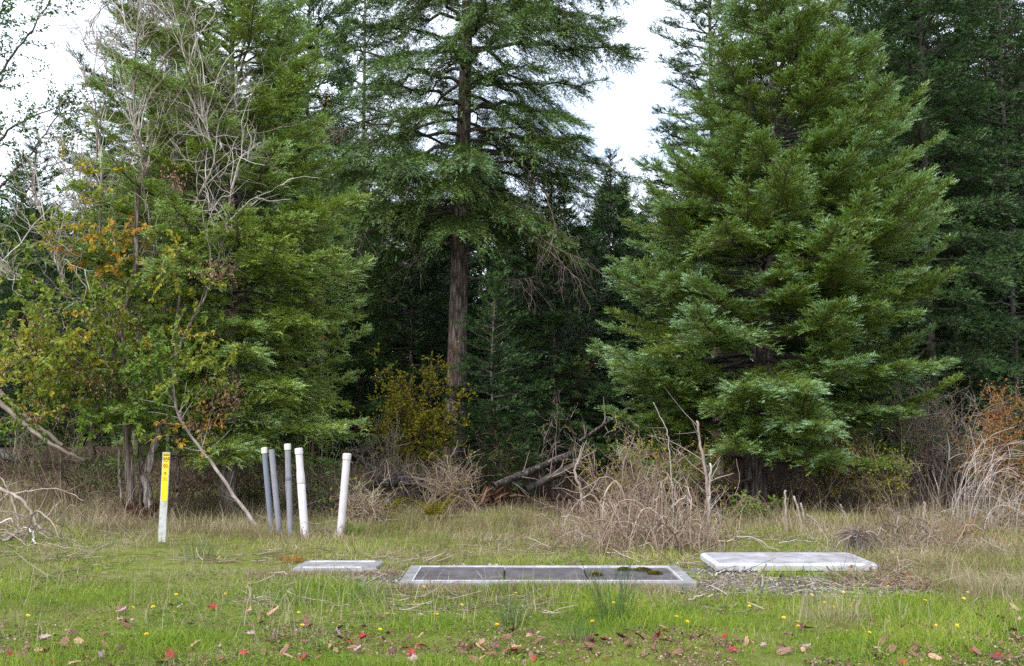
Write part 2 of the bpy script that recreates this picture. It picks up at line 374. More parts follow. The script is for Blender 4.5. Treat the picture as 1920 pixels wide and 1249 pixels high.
def make_grass():
    rng = np.random.default_rng(11)
    # green turf
    mb = MB()
    x, y = scatter(rng, 330000, 5.6, 24, 2.0)
    patch = noise(x, y, 1.1, 21)*.6 + noise(x, y, .35, 22)*.4
    front = 1-sstep(9.6, 10.8, y + .9*(noise(x, y, 1.5, 23)-.5))
    mid = sstep(9.6, 11, y)*(1-sstep(14, 17, y))
    keep = front*np.clip(.35+1.2*patch, 0, 1) + mid*np.clip((patch-.38)*2.4, 0, 1)*.5 + sstep(14, 17, y)*np.clip((patch-.45)*2, 0, 1)*.5
    keep = keep*(1-gravel_mask(x, y)*.95)*(1-.85*forest_mask(x, y))
    k = (rng.random(len(x)) < keep) & slab_clear(x, y, .02)
    x, y, patch = x[k], y[k], patch[k]
    lush = noise(x, y, .8, 24)
    h = rng.gamma(6, 1/6, len(x))*(.032+.08*np.clip(lush*2-.8, 0, 1)+.03*sstep(8, 9.8, y))
    tone = np.clip(.34+.75*(noise(x, y, .55, 25)*.6+noise(x, y, 1.6, 26)*.4-.5)+.18*rng.normal(size=len(x))+.2*sstep(10, 12, y), 0, 1)
    blades(mb, x, y, h, np.maximum(.0035, y*.00055)*rng.uniform(.7, 1.3, len(x)), rng.uniform(.1, 1.0, len(x)), tone, rng)
    tag(mb.build('green_grass', M['grass']), 'short green turf covering the clearing in front of the slabs', 'grass', kind='stuff')
    # dry stalks and thatch
    mb = MB()
    x, y = scatter(rng, 250000, 5.6, 25, 1.5)
    patch = noise(x, y, 1.3, 31)*.55 + noise(x, y, .4, 32)*.45
    band = sstep(8.4, 9.6, y)*(1-sstep(15.5+4*sstep(1, -4, x), 19.5+4*sstep(1, -4, x), y))
    keep = .17+.7*np.clip((noise(x, y, .7, 36)*.6+noise(x, y, .2, 37)*.4-.55)*5, 0, 1)*(1-band)+band*np.clip((patch-.18)*2.2, .15, 1)
    keep = keep + .35*sstep(2.6, 4.2, x)*sstep(7.6, 8.8, y)*(1-sstep(11, 13, y))
    keep = keep*(1-gravel_mask(x, y)*.6)*(1-.6*forest_mask(x, y))
    k = (rng.random(len(x)) < keep) & slab_clear(x, y, .01)
    x, y, patch = x[k], y[k], patch[k]
    tall = .055 + .13*sstep(11, 16, y) + .10*sstep(3, 4.5, x)*sstep(7.5, 9, y) + .13*sstep(-3.5, -5.5, x)*sstep(12, 14, y)
    h = rng.gamma(4, .25, len(x))*tall*(.5+.9*patch)
    tone = np.clip(.38+.7*(noise(x, y, .6, 33)-.5)+.2*rng.normal(size=len(x)), 0, 1)
    blades(mb, x, y, h, np.maximum(.0025, y*.00038)*rng.uniform(.7, 1.3, len(x)), rng.uniform(.1, 1.6, len(x)), tone, rng, .45)
    # fringe grown up against the near side of the slabs
    n = 5200; x = rng.uniform(CX0-.3, CX1-.25, n); y = CY0-.015-rng.gamma(1.5, .12, n); k = noise(x, y, .3, 35) > .22; x, y = x[k], y[k]
    blades(mb, x, y, rng.gamma(5, .2, len(x))*.075, np.full(len(x), .0045), rng.uniform(.1, 1.0, len(x)), np.clip(rng.normal(.4, .25, len(x)), 0, 1), rng, .3)
    n = 2600; x = rng.uniform(LX0-.4, LX1+.3, n); y = LY0-.02-rng.gamma(1.5, .12, n)
    blades(mb, x, y, rng.gamma(5, .2, n)*.07, np.full(n, .0045), rng.uniform(.1, 1.2, n), np.clip(rng.normal(.35, .25, n), 0, 1), rng, .3)
    # tall seed stalks, few and upright
    x, y = scatter(rng, 2600, 7.2, 17, 1.2); k = (slab_clear(x, y, .05)) & (gravel_mask(x, y) < .4) & (noise(x, y, .9, 34) > .45); x, y = x[k], y[k]
    blades(mb, x, y, rng.uniform(.16, .42, len(x)), np.full(len(x), .004), rng.uniform(.1, .8, len(x)), rng.uniform(.5, 1, len(x)), rng, .3)
    tag(mb.build('dry_grass', M['dry_grass']), 'straw coloured dry grass and thatch across the clearing', 'dry grass', kind='stuff')
    # low leafy ground plants among the turf
    mb = MB()
    x, y = scatter(rng, 26000, 5.8, 19, 1.6)
    k = (noise(x, y, .8, 41) > .52) & slab_clear(x, y, .03) & (gravel_mask(x, y) < .5); x, y = x[k], y[k]; n = len(x)
    a = rng.uniform(0, 2*np.pi, n); D = unit(np.stack([np.cos(a), np.sin(a), rng.uniform(.05, .7, n)], 1))
    leaves(mb, np.stack([x, y, ground_z(x, y)+rng.uniform(0, .03, n)], 1), D, np.tile([0, 0, 1.], (n, 1)), rng.uniform(.02, .05, n), rng.uniform(.012, .026, n), rng.uniform(.05, .45, n))
    tag(mb.build('clover_cover', M['leaf']), 'low clover and small broad leaves among the grass', 'ground cover', kind='stuff')
    # gravel
    mb = MB()
    x = rng.uniform(CX0-1.2, 4.8, 26000); y = rng.uniform(CY0-1.0, CY1+1.3, 26000)
    k = (rng.random(len(x)) < gravel_mask(x, y)) & slab_clear(x, y, .02); x, y = x[k], y[k]; n = len(x)
    base = unit(np.array([(1, 1, 1), (-1, -1, 1), (-1, 1, -1), (1, -1, -1), (1.3, 0, 0), (-1.3, 0, .1), (0, 0, 1.2)], float))
    tri = np.array([(0, 4, 6), (3, 4, 0), (4, 3, 6), (3, 1, 6), (1, 5, 6), (5, 0, 6), (5, 2, 0), (1, 2, 5), (3, 2, 1), (0, 2, 3)])
    s = rng.gamma(3, .0032, n)[:, None, None]
    V = base[None]*s*rng.uniform(.6, 1.4, (n, 7, 3))
    ang = rng.uniform(0, 6.28, n); ca, sa = np.cos(ang)[:, None], np.sin(ang)[:, None]
    V = np.stack([V[:, :, 0]*ca-V[:, :, 1]*sa, V[:, :, 0]*sa+V[:, :, 1]*ca, V[:, :, 2]*.7], -1)
    V += np.stack([x, y, ground_z(x, y)+s[:, 0, 0]*.4], 1)[:, None, :]
    F = (np.arange(n)*7)[:, None, None] + tri[None]
    mb.add(V.reshape(-1, 3), F.reshape(-1, 3), None, np.repeat(rng.random(n), 7))
    tag(mb.build('gravel', tone_mat('crushed_stone', [(0, (.06, .05, .048)), (.5, (.15, .138, .135)), (1, (.36, .34, .34))], .85, .3)), 'loose grey crushed stone around the concrete slabs', 'gravel', kind='stuff')
    # bits of twig and bark lying about
    mb = MB()
    x, y = scatter(rng, 9000, 8.6, 19, 1.3); k = slab_clear(x, y, .05) & ((gravel_mask(x, y) > .2) | (noise(x, y, .9, 43) > .55)); x, y = x[k], y[k]; n = len(x)
    a = rng.uniform(0, 6.28, n)
    P = walk(rng, np.stack([x, y, ground_z(x, y)+.012], 1), np.stack([np.cos(a), np.sin(a), rng.normal(0, .12, n)], 1), rng.gamma(2, .07, n)+.05, 4, .18)
    P[:, :, 2] = np.maximum(P[:, :, 2], ground_z(P[:, :, 0], P[:, :, 1])+.004)
    tubes(mb, P, np.outer(rng.uniform(.002, .006, n), [1, .9, .8, .5]), 4, rng.uniform(.2, 1, n), False)
    tag(mb.build('twig_litter', M['twig']), 'small broken twigs and bark bits littering the ground', 'twig litter', kind='stuff')
make_grass()

# ------------------------------------------------------------------ concrete slabs
M['conc'] = mottled('weathered_concrete', (.12, .108, .10), (.31, .305, .32), 4, .85, .3, .7, .5, .25)
M['conc_pale'] = mottled('pale_painted_concrete', (.30, .285, .285), (.50, .50, .52), 5, .7, .34, .6, .35, .3)
M['lid_dark'] = mottled('dark_grit_lid', (.042, .036, .040), (.115, .100, .108), 5, .75, .32, .68, .5, .35)
M['lid_pale'] = mottled('pale_grit_lid', (.19, .175, .18), (.37, .36, .38), 4, .75, .34, .66, .4, .3)
M['moss'] = tone_mat('moss', [(0, (.05, .06, .012)), (.6, (.11, .11, .02)), (1, (.20, .15, .03))], .9, .1)
def slab_center():
    t = thing('concrete_vault', 'long low concrete frame in the turf holding three dark grit lids', 'vault lid', ((CX0+CX1)/2, CY0, 0))
    o = t.location
    mb = MB(); zt = .06; f = .115; fb = .075
    box(mb, CX0, CX1, CY0, CY0+fb, -.10, zt, .5, .012)
    box(mb, CX0, CX1, CY1-fb, CY1, -.10, zt, .5, .012)
    box(mb, CX0, CX0+f, CY0+fb, CY1-fb, -.10, zt, .5, .010)
    box(mb, CX1-f, CX1, CY0+fb, CY1-fb, -.10, zt, .5, .010)
    mb.build('frame', M['conc'], t, origin=o)
    mb = MB(); ix0, ix1, iy0, iy1 = CX0+f, CX1-f, CY0+fb, CY1-fb; q = .016
    box(mb, ix0, ix1, iy0, iy0+q, 0, zt+.006, .5, .003); box(mb, ix0, ix1, iy1-q, iy1, 0, zt+.006, .5, .003)
    box(mb, ix0, ix0+q, iy0+q, iy1-q, 0, zt+.006, .5, .003); box(mb, ix1-q, ix1, iy0+q, iy1-q, 0, zt+.006, .5, .003)
    mb.build('rim', M['conc_pale'], t, origin=o)
    j = [ix0+q+.004, CX0+(CX1-CX0)*.353, CX0+(CX1-CX0)*.642, ix1-q-.004]
    for k in range(3):
        mb = MB(); box(mb, j[k]+.009*(k > 0), j[k+1]-.009*(k < 2), iy0+q+.004, iy1-q-.004, 0, zt-.006-.004*k, .5, .006)
        mb.build('lid', M['lid_dark'], t, origin=o)
    rng = np.random.default_rng(5)
    for n, (u, v, r, lab) in enumerate([(1117, 1079, .055, 'round brown moss cushion by the gap between the dark lids'), (1170, 1069, .055, 'thin yellow moss patch at the far edge of the right dark lid'),
                            (1205, 1070, .075, 'broad dark moss mat on the right dark lid'), (1228, 1076, .06, 'rust tinted moss cushion nearest the right rim of the vault')]):
        p = on_z(u, v, .05); mb = MB(); m = 260
        a = rng.uniform(0, 6.28, m); rr = np.sqrt(rng.random(m))
        B = np.stack([p[0]+np.cos(a)*rr*r*1.2, p[1]+np.sin(a)*rr*r, .047+.022*(1-rr**2)], 1)
        leaves(mb, B, unit(np.stack([np.cos(a)*.6, np.sin(a)*.6, np.full(m, .7)], 1)+rng.normal(0, .3, (m, 3))), np.tile([0, 0, 1.], (m, 1)), rng.uniform(.014, .03, m), np.full(m, .012), np.clip(rng.normal(.5+.2*(n == 3), .2, m), 0, 1))
        tag(mb.build('moss_clump', M['moss'], origin=p), lab, 'moss', 'moss on the vault lids')
slab_center()
def slab_right():
    t = thing('concrete_slab', 'pale raised concrete slab of two panels lying right of the dark lids', 'concrete slab', ((RX0+RX1)/2, RY0, 0))
    o = t.location; mb = MB(); zt = .09
    box(mb, RX0, RX1, RY0, RY1, .015, zt, .5, .022)
    mb.build('body', M['conc_pale'], t, origin=o)
    xm = RX0+(RX1-RX0)*.5
    for a, b in ((RX0+.05, xm-.007), (xm+.007, RX1-.05)):
        mb = MB(); box(mb, a, b, RY0+.035, RY1-.03, zt-.03, zt+.006, .5, .004); mb.build('panel', M['lid_pale'], t, origin=o)
slab_right()
def slab_left():
    t = thing('cracked_slab', 'thin weathered concrete slab half sunk in dry grass left of the dark lids', 'concrete slab', ((LX0+LX1)/2, LY0, -.022))
    o = t.location; mb = MB()
    rng = np.random.default_rng(8)
    pts = [(LX0, LY0+.08), (LX0+.12, LY0+.02), (LX1-.5, LY0), (LX1-.12, LY0-.02), (LX1, LY0+.12), (LX1-.02, LY0+.3), (LX1+.02, LY1-.06), (LX1-.06, LY1), (LX0+.3, LY1+.02), (LX0+.02, LY1-.02)]
    n = len(pts); P = np.array(pts); c = P.mean(0)
    up = np.concatenate([np.c_[P, np.full(n, -.04)], np.c_[P, np.full(n, .045)], np.c_[c+(P-c)*.965, np.full(n, .06)], [[*c, .062]]])
    F4 = [(r+i, r+(i+1) % n, r+n+(i+1) % n, r+n+i) for r in (0, n) for i in range(n)]
    mb.add(up, [(2*n+i, 2*n+(i+1) % n, 3*n) for i in range(n)], F4, .5)
    mb.build('panel', M['conc'], t, origin=(o.x, o.y, 0))
    mb = MB()   # raised pale ridges on top of the slab
    box(mb, LX0+.12, LX1-.16, LY0+.10, LY0+.13, .058, .074, .5, .004); box(mb, LX0+.1, LX1-.08, LY1-.13, LY1-.09, .056, .072, .5, .004)
    mb.build('ridge', M['conc_pale'], t, origin=(o.x, o.y, 0))
slab_left()

# ------------------------------------------------------------------ pipes and the marker post
M['pvc_grey'] = mottled('grey_plastic_pipe', (.19, .185, .215), (.27, .262, .30), 5, .45, .35, .65, .1, .4)
M['pvc_slate'] = mottled('blue_grey_plastic_pipe', (.15, .165, .205), (.20, .215, .26), 5, .45, .35, .65, .1, .4)
M['pvc_white'] = mottled('white_plastic_pipe', (.52, .46, .47), (.60, .55, .56), 4, .4, .36, .6, .05, .4)
M['pvc_cap'] = mottled('cream_plastic_cap', (.55, .50, .42), (.66, .62, .55), 8, .4, .35, .65, .05, .4)
def lathe(mb, prof, sides=28, tone=.5):
    n = len(prof); a = np.arange(sides)*2*np.pi/sides
    V = np.concatenate([np.stack([r*np.cos(a), r*np.sin(a), np.full(sides, z)], 1) for r, z in prof]); i = np.arange(n*sides).reshape(n, sides)
    F4 = np.stack([i[:-1], np.roll(i[:-1], -1, 1), np.roll(i[1:], -1, 1), i[1:]], -1).reshape(-1, 4)
    mb.add(V, None, F4, tone)
def pipe(u0, v0, u1, v1, d, mat, label, cap=None, coupler=None, lean=.0):
    b = gpt(u0, v0); top = at(u1, v1, b[1]+lean); dv = Vector(top-b); ln = dv.length; r = d/2
    t = thing('vent_pipe', label, 'pipe', b, 'vent pipes standing in the grass')
    t.rotation_mode = 'QUATERNION'; t.rotation_quaternion = dv.to_track_quat('Z', 'Y')
    mb = MB(); e = ln-(.05 if cap else 0)
    lathe(mb, [(r, -.15), (r, e), (r-.004, e+.002), (r-.012, e+.001), (r-.012, e-.4)] if not cap else [(r, -.15), (r, e), (0.001, e+.001)])
    if coupler is None: mb.build('tube', mat, t, smooth=True)
    else:
        mb = MB(); zc = ln*coupler; q = r*.90
        lathe(mb, [(r, -.15), (r, zc-.006), (r-.003, zc), (r-.0005, zc+.003), (r+.002, zc+.02), (r+.001, zc+.10), (q+.003, zc+.17), (q, zc+.19), (q, e), (.001, e+.001)]); mb.build('tube', mat, t, smooth=True)
        r = q
    if cap:
        mb = MB(); lathe(mb, [(r+.001, e-.035), (r+.007, e-.034), (r+.0075, e+.030), (r+.006, e+.042), (r*.8, e+.05), (.001, e+.051)])
        mb.build('cap', cap, t, smooth=True)
    if mat is M['pvc_white']:
        rng = np.random.default_rng(int(u0)); q_ = 90; a = rng.uniform(0, 6.28, q_); zz = rng.gamma(1.2, .07, q_); rd = d/2+.0012; sz = rng.uniform(.002, .006, q_); mb = MB(); V = []
        for k in range(6): V.append(np.stack([np.cos(a+sz*math.cos(k*1.047)/rd)*rd, np.sin(a+sz*math.cos(k*1.047)/rd)*rd, zz+sz*math.sin(k*1.047)*1.4], 1))
        V = np.stack(V, 1).reshape(-1, 3); i = np.arange(q_)*6; mb.add(V, None, np.concatenate([np.stack([i, i+1, i+2, i+3], 1), np.stack([i, i+3, i+4, i+5], 1)]), .5); mb.build('mud_specks', M['limb'], t)['kind'] = 'stuff'
    for p in t.children:
        md = p.modifiers.new('edge', 'EDGE_SPLIT'); md.split_angle = R(35)
    return t, ln, r
pipe(509, 1000, 495, 839, .078, M['pvc_slate'], 'dark slate pipe with cream cap, leftmost of the pipes', M['pvc_cap'])
pipe(524, 1002, 509, 843, .083, M['pvc_grey'], 'leaning grey pipe without any cap, between two capped grey pipes')
t3, ln3, r3 = pipe(545, 1005, 539, 832, .082, M['pvc_grey'], 'tallest grey pipe, upright with cream cap, beside the jointed white pipe', M['pvc_cap'])
mb = MB(); lathe(mb, [(r3+.0015, ln3*.60), (r3+.003, ln3*.602), (r3+.003, ln3*.66), (r3+.0015, ln3*.662)]); mb.build('collar', M['pvc_slate'], t3, smooth=True)
mb = MB(); P = spline([(r3+.004, -.01, ln3*.86), (r3+.012, -.02, ln3*.75), (r3+.016, -.03, ln3*.6), (r3+.002, -.04, ln3*.5), (-.02, -.05, ln3*.44), (-.07, -.06, ln3*.40)], 20)
tubes(mb, P, np.full((20,), .0025), 5, .8); mb.build('wire', M['dead_wood'], t3)
pipe(572, 1008, 560, 840, .112, M['pvc_white'], 'white capped pipe with a bell joint at mid height', M['pvc_white'], .60)
pipe(638, 1006, 651, 850, .108, M['pvc_white'], 'plain white capped pipe leaning right, standing apart from the others', M['pvc_white'])

M['post_white'] = mottled('weathered_white_post', (.30, .29, .26), (.52, .515, .49), 14, .6, .34, .6, .1, .3)
M['yellow'] = mottled('yellow_sticker', (.78, .50, .010), (.84, .60, .015), 5, .45, .3, .7, 0, .4)
M['ink'] = mottled('dark_ink', (.03, .022, .01), (.05, .04, .02), 30, .5)
def marker_post():
    b = gpt(303, 1022); top = at(312, 848, b[1]); dv = Vector(top-b); h = dv.length
    t = thing('marker_post', 'slim white marker post with yellow GAS warning sticker before the pale trunks', 'marker post', b)
    t.rotation_mode = 'QUATERNION'; t.rotation_quaternion = dv.to_track_quat('Z', 'Y'); t.rotation_quaternion = t.rotation_quaternion @ Vector((0, 0, 1)).rotation_difference(Vector((0, 0, 1)))
    t.rotation_mode = 'XYZ'; t.rotation_euler = (0, math.atan2(dv.x, dv.z), R(6))
    mb = MB(); w = .048
    # shallow channel section: a flat blade with two folded edges
    V = []; prof = [(-w, .016), (-w, 0), (-w+.004, -.004), (w-.004, -.004), (w, 0), (w, .016), (w-.004, .016), (w-.005, .003), (-w+.005, .003), (-w+.004, .016)]
    n = len(prof)
    for z in (-.12, h-.004, h):
        s = 1 if z < h else .96
        V += [(x*s, y, z) for x, y in prof]
    F4 = [(r*n+i, r*n+(i+1) % n, (r+1)*n+(i+1) % n, (r+1)*n+i) for r in (0, 1) for i in range(n)]
    V = np.array(V); k = 2*n; F4 += [(k+2, k+3, k+7, k+8), (k+0, k+1, k+8, k+9), (k+4, k+5, k+6, k+7)]
    mb.add(V, [(k+1, k+2, k+8), (k+3, k+4, k+7)], F4, .5); mb.build('blade', M['post_white'], t)
    mb = MB(); z0, z1 = h*.455, h-.012; ww = .038
    box(mb, -ww, ww, -.0062, -.0041, z0, z1, .5, .0004); lab = mb.build('warning_label', M['yellow'], t)
    mb = MB(); box(mb, -ww+.002, ww-.002, -.0078, -.0063, z1-.034, z1-.006, .5, .0003)
    # prohibition ring with a small digging figure
    a = np.linspace(0, 2*np.pi, 33); zc = z1-.165; rr = .026
    mb.build('heading_band', M['ink'], lab); mb = MB()
    tubes(mb, np.stack([np.cos(a)*rr, np.full(33, -.0070), zc+np.sin(a)*rr], 1), np.full(33, .0028), 4, .5, False); mb.build('ring', M['ink'], lab); mb = MB()
    for q in (((-.012, .016), (-.002, .004)), ((-.002, .004), (.010, -.012)), ((-.006, .008), (-.014, -.006)), ((-.002, .002), (-.010, -.016)), ((.004, .010), (.014, .012))):
        p = np.array([[q[0][0], -.0070, zc+q[0][1]], [q[1][0], -.0070, zc+q[1][1]]]); tubes(mb, p, np.full(2, .0026), 4, .5)
    mb.build('pictogram', M['ink'], lab)
    def words(txt, size, z, mat, y=-.0068):
        cu = bpy.data.curves.new('lettering', 'FONT'); cu.body = txt; cu.size = size; cu.align_x = 'CENTER'; cu.extrude = .0003; cu.offset = size*.035
        to = bpy.data.objects.new('lettering', cu); C.objects.link(to)
        bpy.context.view_layer.update()
        me = bpy.data.meshes.new_from_object(to.evaluated_get(bpy.context.evaluated_depsgraph_get()))
        C.objects.unlink(to); bpy.data.objects.remove(to)
        o = bpy.data.objects.new('lettering', me); C.objects.link(o); o.parent = lab; me.materials.clear(); me.materials.append(mat)
        o.location = (0, y, z); o.rotation_euler = (R(90), 0, 0)
    words('WARNING', .0165, z1-.026, M['yellow'], -.0086)
    words('GAS', .046, z1-.085, M['ink'])
    words('PIPELINE', .0155, z1-.108, M['ink'])
    for hw, dz, th in ((.010, .245, .018), (.026, .268, .005), (.012, .283, .004), (.030, .318, .0045), (.030, .333, .0045), (.026, .348, .0045)): mb = MB(); box(mb, -hw, hw, -.0070, -.0063, z1-dz-th, z1-dz, .5, .0002); mb.build('small_print', M['ink'], lab)
marker_post()

# ------------------------------------------------------------------ conifers
def shoots(mb, O, A, Up, Ln, tone, rng, K=8, nw=.0085, nl=.034, core=.012):
    """needle-clad shoots: a slim core and K pointed needle bundles swept forward around it"""
    n = len(O)
    if n == 0: return
    S = unit(np.cross(A, Up)); U = np.cross(S, A); Ln = Ln[:, None]
    V = np.zeros((n, 1+K, 3, 3))
    V[:, 0, 0] = O-S*core*.5; V[:, 0, 1] = O+S*core*.5; V[:, 0, 2] = O+A*Ln
    for k in range(K):
        t = (k+.3+.5*rng.random((n, 1)))/K
        ph = (0, np.pi, .9, np.pi-.9)[k % 4] + rng.normal(0, .35, (n, 1))
        rd = S*np.cos(ph)+U*np.sin(ph)
        sw = .75 if k < K-1 else .25
        d = unit(A*(1.0-.45*(k % 2)*.3)+rd*sw); l = nl*(1-.35*t)*rng.uniform(.8, 1.2, (n, 1))*(Ln/.12)**.5
        b = O+A*Ln*t*.92; wv = (A if k % 4 < 2 or k % 3 == 0 else unit(np.cross(d, rd)+.5*A))*nw*.5
        V[:, 1+k, 0] = b-wv; V[:, 1+k, 1] = b+wv; V[:, 1+k, 2] = b+d*l
    m = n*(1+K)*3
    tn = np.repeat(np.clip(tone[:, None]+rng.normal(0, .035, (n, 1+K)), 0, 1), 3, axis=1)
    mb.add(V.reshape(-1, 3), np.arange(m).reshape(-1, 3), None, tn.ravel())

def trunk_mesh(mb, P, r0, r1, rng, sides=20, flare=.35, ridge=.06):
    n = len(P); t = np.linspace(0, 1, n); r = r0*(1-t)+r1*t
    zz = P[:, 2]; r = r*(1+flare*np.exp(-(zz-zz[0])/.35))
    a = np.arange(sides)*2*np.pi/sides
    rid = noise(np.tile(np.arange(sides)*1.0, (n, 1)), np.tile(zz[:, None]*1.6, (1, sides)), 1.0, 51)-.5
    T = unit(np.gradient(P, axis=0)); A = unit(np.cross(T, [0, 1, 0])); B = np.cross(T, A)
    V = P[:, None]+(A[:, None]*np.cos(a)[None, :, None]+B[:, None]*np.sin(a)[None, :, None])*(r[:, None]*(1+2*ridge*rid))[..., None]
    i = np.arange(n*sides).reshape(n, sides)
    F4 = np.stack([i[:-1], i[1:], np.roll(i[1:], -1, 1), np.roll(i[:-1], -1, 1)], -1).reshape(-1, 4)
    mb.add(V.reshape(-1, 3), None, F4, .5)

def conifer(name, label, base, top, H, zlo, left, right, nb, seed, r0, mat='needle', bark='bark_grey', group=None,
            e_low=-8, e_top=38, droop=.35, upturn=.25, hang=.25, dsec=.15, dsh=.085, sl=.125, K=8, rat=.42, tone0=.22, tip=.38,
            lift=.15, back=.6, nl=.052, nw=.016, flat=.22, cat='fir tree', wood=True, inner=.18, zpow=1.0):
    """trunk + limbs + needles as three parts under an Empty at the base. left/right: crown radius against height."""
    rng = np.random.default_rng(seed)
    base = np.asarray(base, float); top = np.asarray(top, float)
    t = thing(name, label, cat, base, group)
    mid = base*.45+top*.55 + np.array([rng.normal(0, .05), rng.normal(0, .05), 0])
    TP = spline([base-[0, 0, .15], base+(mid-base)*.5+rng.normal(0, .03, 3)*[1, 1, 0], mid, top], 60)
    tm = MB(); trunk_mesh(tm, TP, r0, max(.012, r0*.05), rng)
    tm.build('trunk', M[bark], t, smooth=True, origin=base)
    lz, lr = np.array(left, float).T; rz, rr = np.array(right, float).T
    lm, nm = MB(), MB()
    frac = ((np.arange(nb)+rng.random(nb))/nb)**zpow
    hs = zlo+(H-zlo)*frac*.985
    az = np.arange(nb)*2.39996+rng.normal(0, .25, nb)
    for b in range(nb):
        h = hs[b]; f = (h-zlo)/(H-zlo); c, s = math.cos(az[b]), math.sin(az[b])
        zi = np.interp(base[2]+h, TP[:, 2], np.arange(60)); k = int(min(zi, 58)); p0 = TP[k]*(1-(zi-k))+TP[k+1]*(zi-k)
        w = (1+c)/2
        Lh = (np.interp(h, lz, lr)*(1-w)+np.interp(h, rz, rr)*w)*rng.uniform(.72, 1.06)
        if Lh < .08: continue
        e = R(e_low*(1-f)+e_top*f+rng.normal(0, 6))
        n = 12; q = np.linspace(0, 1, n)
        dr = droop*(1-.6*f)*rng.uniform(.7, 1.3); ut = upturn*rng.uniform(.6, 1.4)
        zc = Lh*(math.tan(e)*q-dr*q**2+ut*q**3)
        side = rng.normal(0, .10)*Lh*q**2
        P = p0+np.stack([c*Lh*q-s*side, s*Lh*q+c*side, zc], 1)
        P[1:-1] += rng.normal(0, .012*Lh, (n-2, 3))
        br = (.010+.011*Lh)*(1-.85*q)+.002
        tubes(lm, P, br, 5, .4)
        T = unit(np.gradient(P, axis=0))
        ds = dsec/(back if s > .35 else 1.0)
        ns = max(4, int(2*Lh/ds))
        tt = np.sort(inner+(1-inner)*rng.random(ns)**.85)
        x = tt*(n-1-1e-6); k = x.astype(int); fr = (x-k)[:, None]
        pos = P[k]*(1-fr)+P[k+1]*fr; tan = T[k]
        sg = np.where(rng.random(ns) < .5, -1., 1.)[:, None]
        sv = unit(np.cross(tan, [0, 0, 1.]))*sg
        a = R(50)+rng.normal(0, .2, (ns, 1))
        sd = unit(tan*np.cos(a)+sv*np.sin(a)+np.array([0, 0, 1.])*(lift+rng.normal(0, flat, (ns, 1))))
        ls = np.clip(rat*Lh*(1-tt)**.75+.14, .12, 1.05)*rng.uniform(.6, 1.12, ns)
        if wood:
            qq = np.array([0, .5, .95])[None, :, None]
            W = pos[:, None]+sd[:, None]*ls[:, None, None]*qq; W[:, :, 2] -= hang*(ls[:, None]*qq[:, :, 0])**2
            tubes(lm, W, np.outer(.003+.004*ls, [1, .7, .3]), 3, rng.uniform(.2, .7, ns), False)
        Kk = int(np.ceil(ls.max()/dsh)); g = (np.arange(Kk)[None]+rng.random((ns, Kk)))*dsh
        I, J = np.nonzero(g < ls[:, None]); sl_ = g[I, J]
        O = pos[I]+sd[I]*sl_[:, None]+rng.normal(0, .018, (len(I), 3)); O[:, 2] -= hang*sl_**2
        d = sd[I].copy(); d[:, 2] -= 2*hang*sl_; d = unit(d)
        s2 = unit(np.cross(d, [0, 0, 1.]))
        Os, As, Ts = [], [], []
        tipness = np.clip(.65*sl_/ls[I]+.5*tt[I]-.35, 0, 1)  # outer shoots paler: new growth plus highlight put into the colour
        for sgn in (-1, 1):
            up = rng.uniform(-.15, .45, (len(I), 1))+lift*.5
            A_ = unit(d*.8+s2*sgn*.62+np.array([0, 0, 1.])*up+rng.normal(0, .16, (len(I), 3)))
            Os.append(O); As.append(A_); Ts.append(tone0+tip*tipness*rng.uniform(.4, 1.1, len(I))+rng.normal(0, .06, len(I)))
        E = pos+sd*ls[:, None]; E[:, 2] -= hang*ls**2
        ed = sd.copy(); ed[:, 2] -= 2*hang*ls; ed[:, 2] += lift; Os.append(E); As.append(unit(ed)); Ts.append(tone0+tip*rng.uniform(.4, 1.1, ns))
        # shoots along the branch axis itself
        nx = max(3, int(Lh*9)); xt = rng.uniform(.35, 1, nx); xx = xt*(n-1-1e-6); k = xx.astype(int)
        Os.append(P[k]*(1-(xx-k))[:, None]+P[k+1]*(xx-k)[:, None]); As.append(unit(T[k]+rng.normal(0, .45, (nx, 3))+[0, 0, .25])); Ts.append(np.full(nx, tone0+tip*.3))
        O = np.concatenate(Os); A_ = np.concatenate(As); tn = np.concatenate(Ts)+rng.normal(0, .085)
        Up = unit(np.array([0, 0, 1.])+rng.normal(0, .35, O.shape))
        shoots(nm, O, A_, Up, sl*rng.uniform(.65, 1.25, len(O)), np.clip(tn, 0, 1), rng, K, nw, nl)
    # leader
    O = TP[-8:][rng.integers(0, 8, 60)]; A_ = unit(rng.normal(0, .6, (60, 3))+[0, 0, .8])
    shoots(nm, O, A_, np.tile([.3, .9, .2], (60, 1)), np.full(60, sl), np.full(60, tone0+tip*.6), rng, K, nw, nl)
    lm.build('limbs', M['limb'], t, origin=base)
    nm.build('crown', M[mat], t, origin=base)
    return t, TP

def base_at(u, Y):
    x = at(u, 900, Y)[0]; return np.array([x, Y, gz(x, Y)])
def zof(v, Y): return at(960, v, Y)[2]
def xof(u, Y): return at(u, 700, Y)[0]

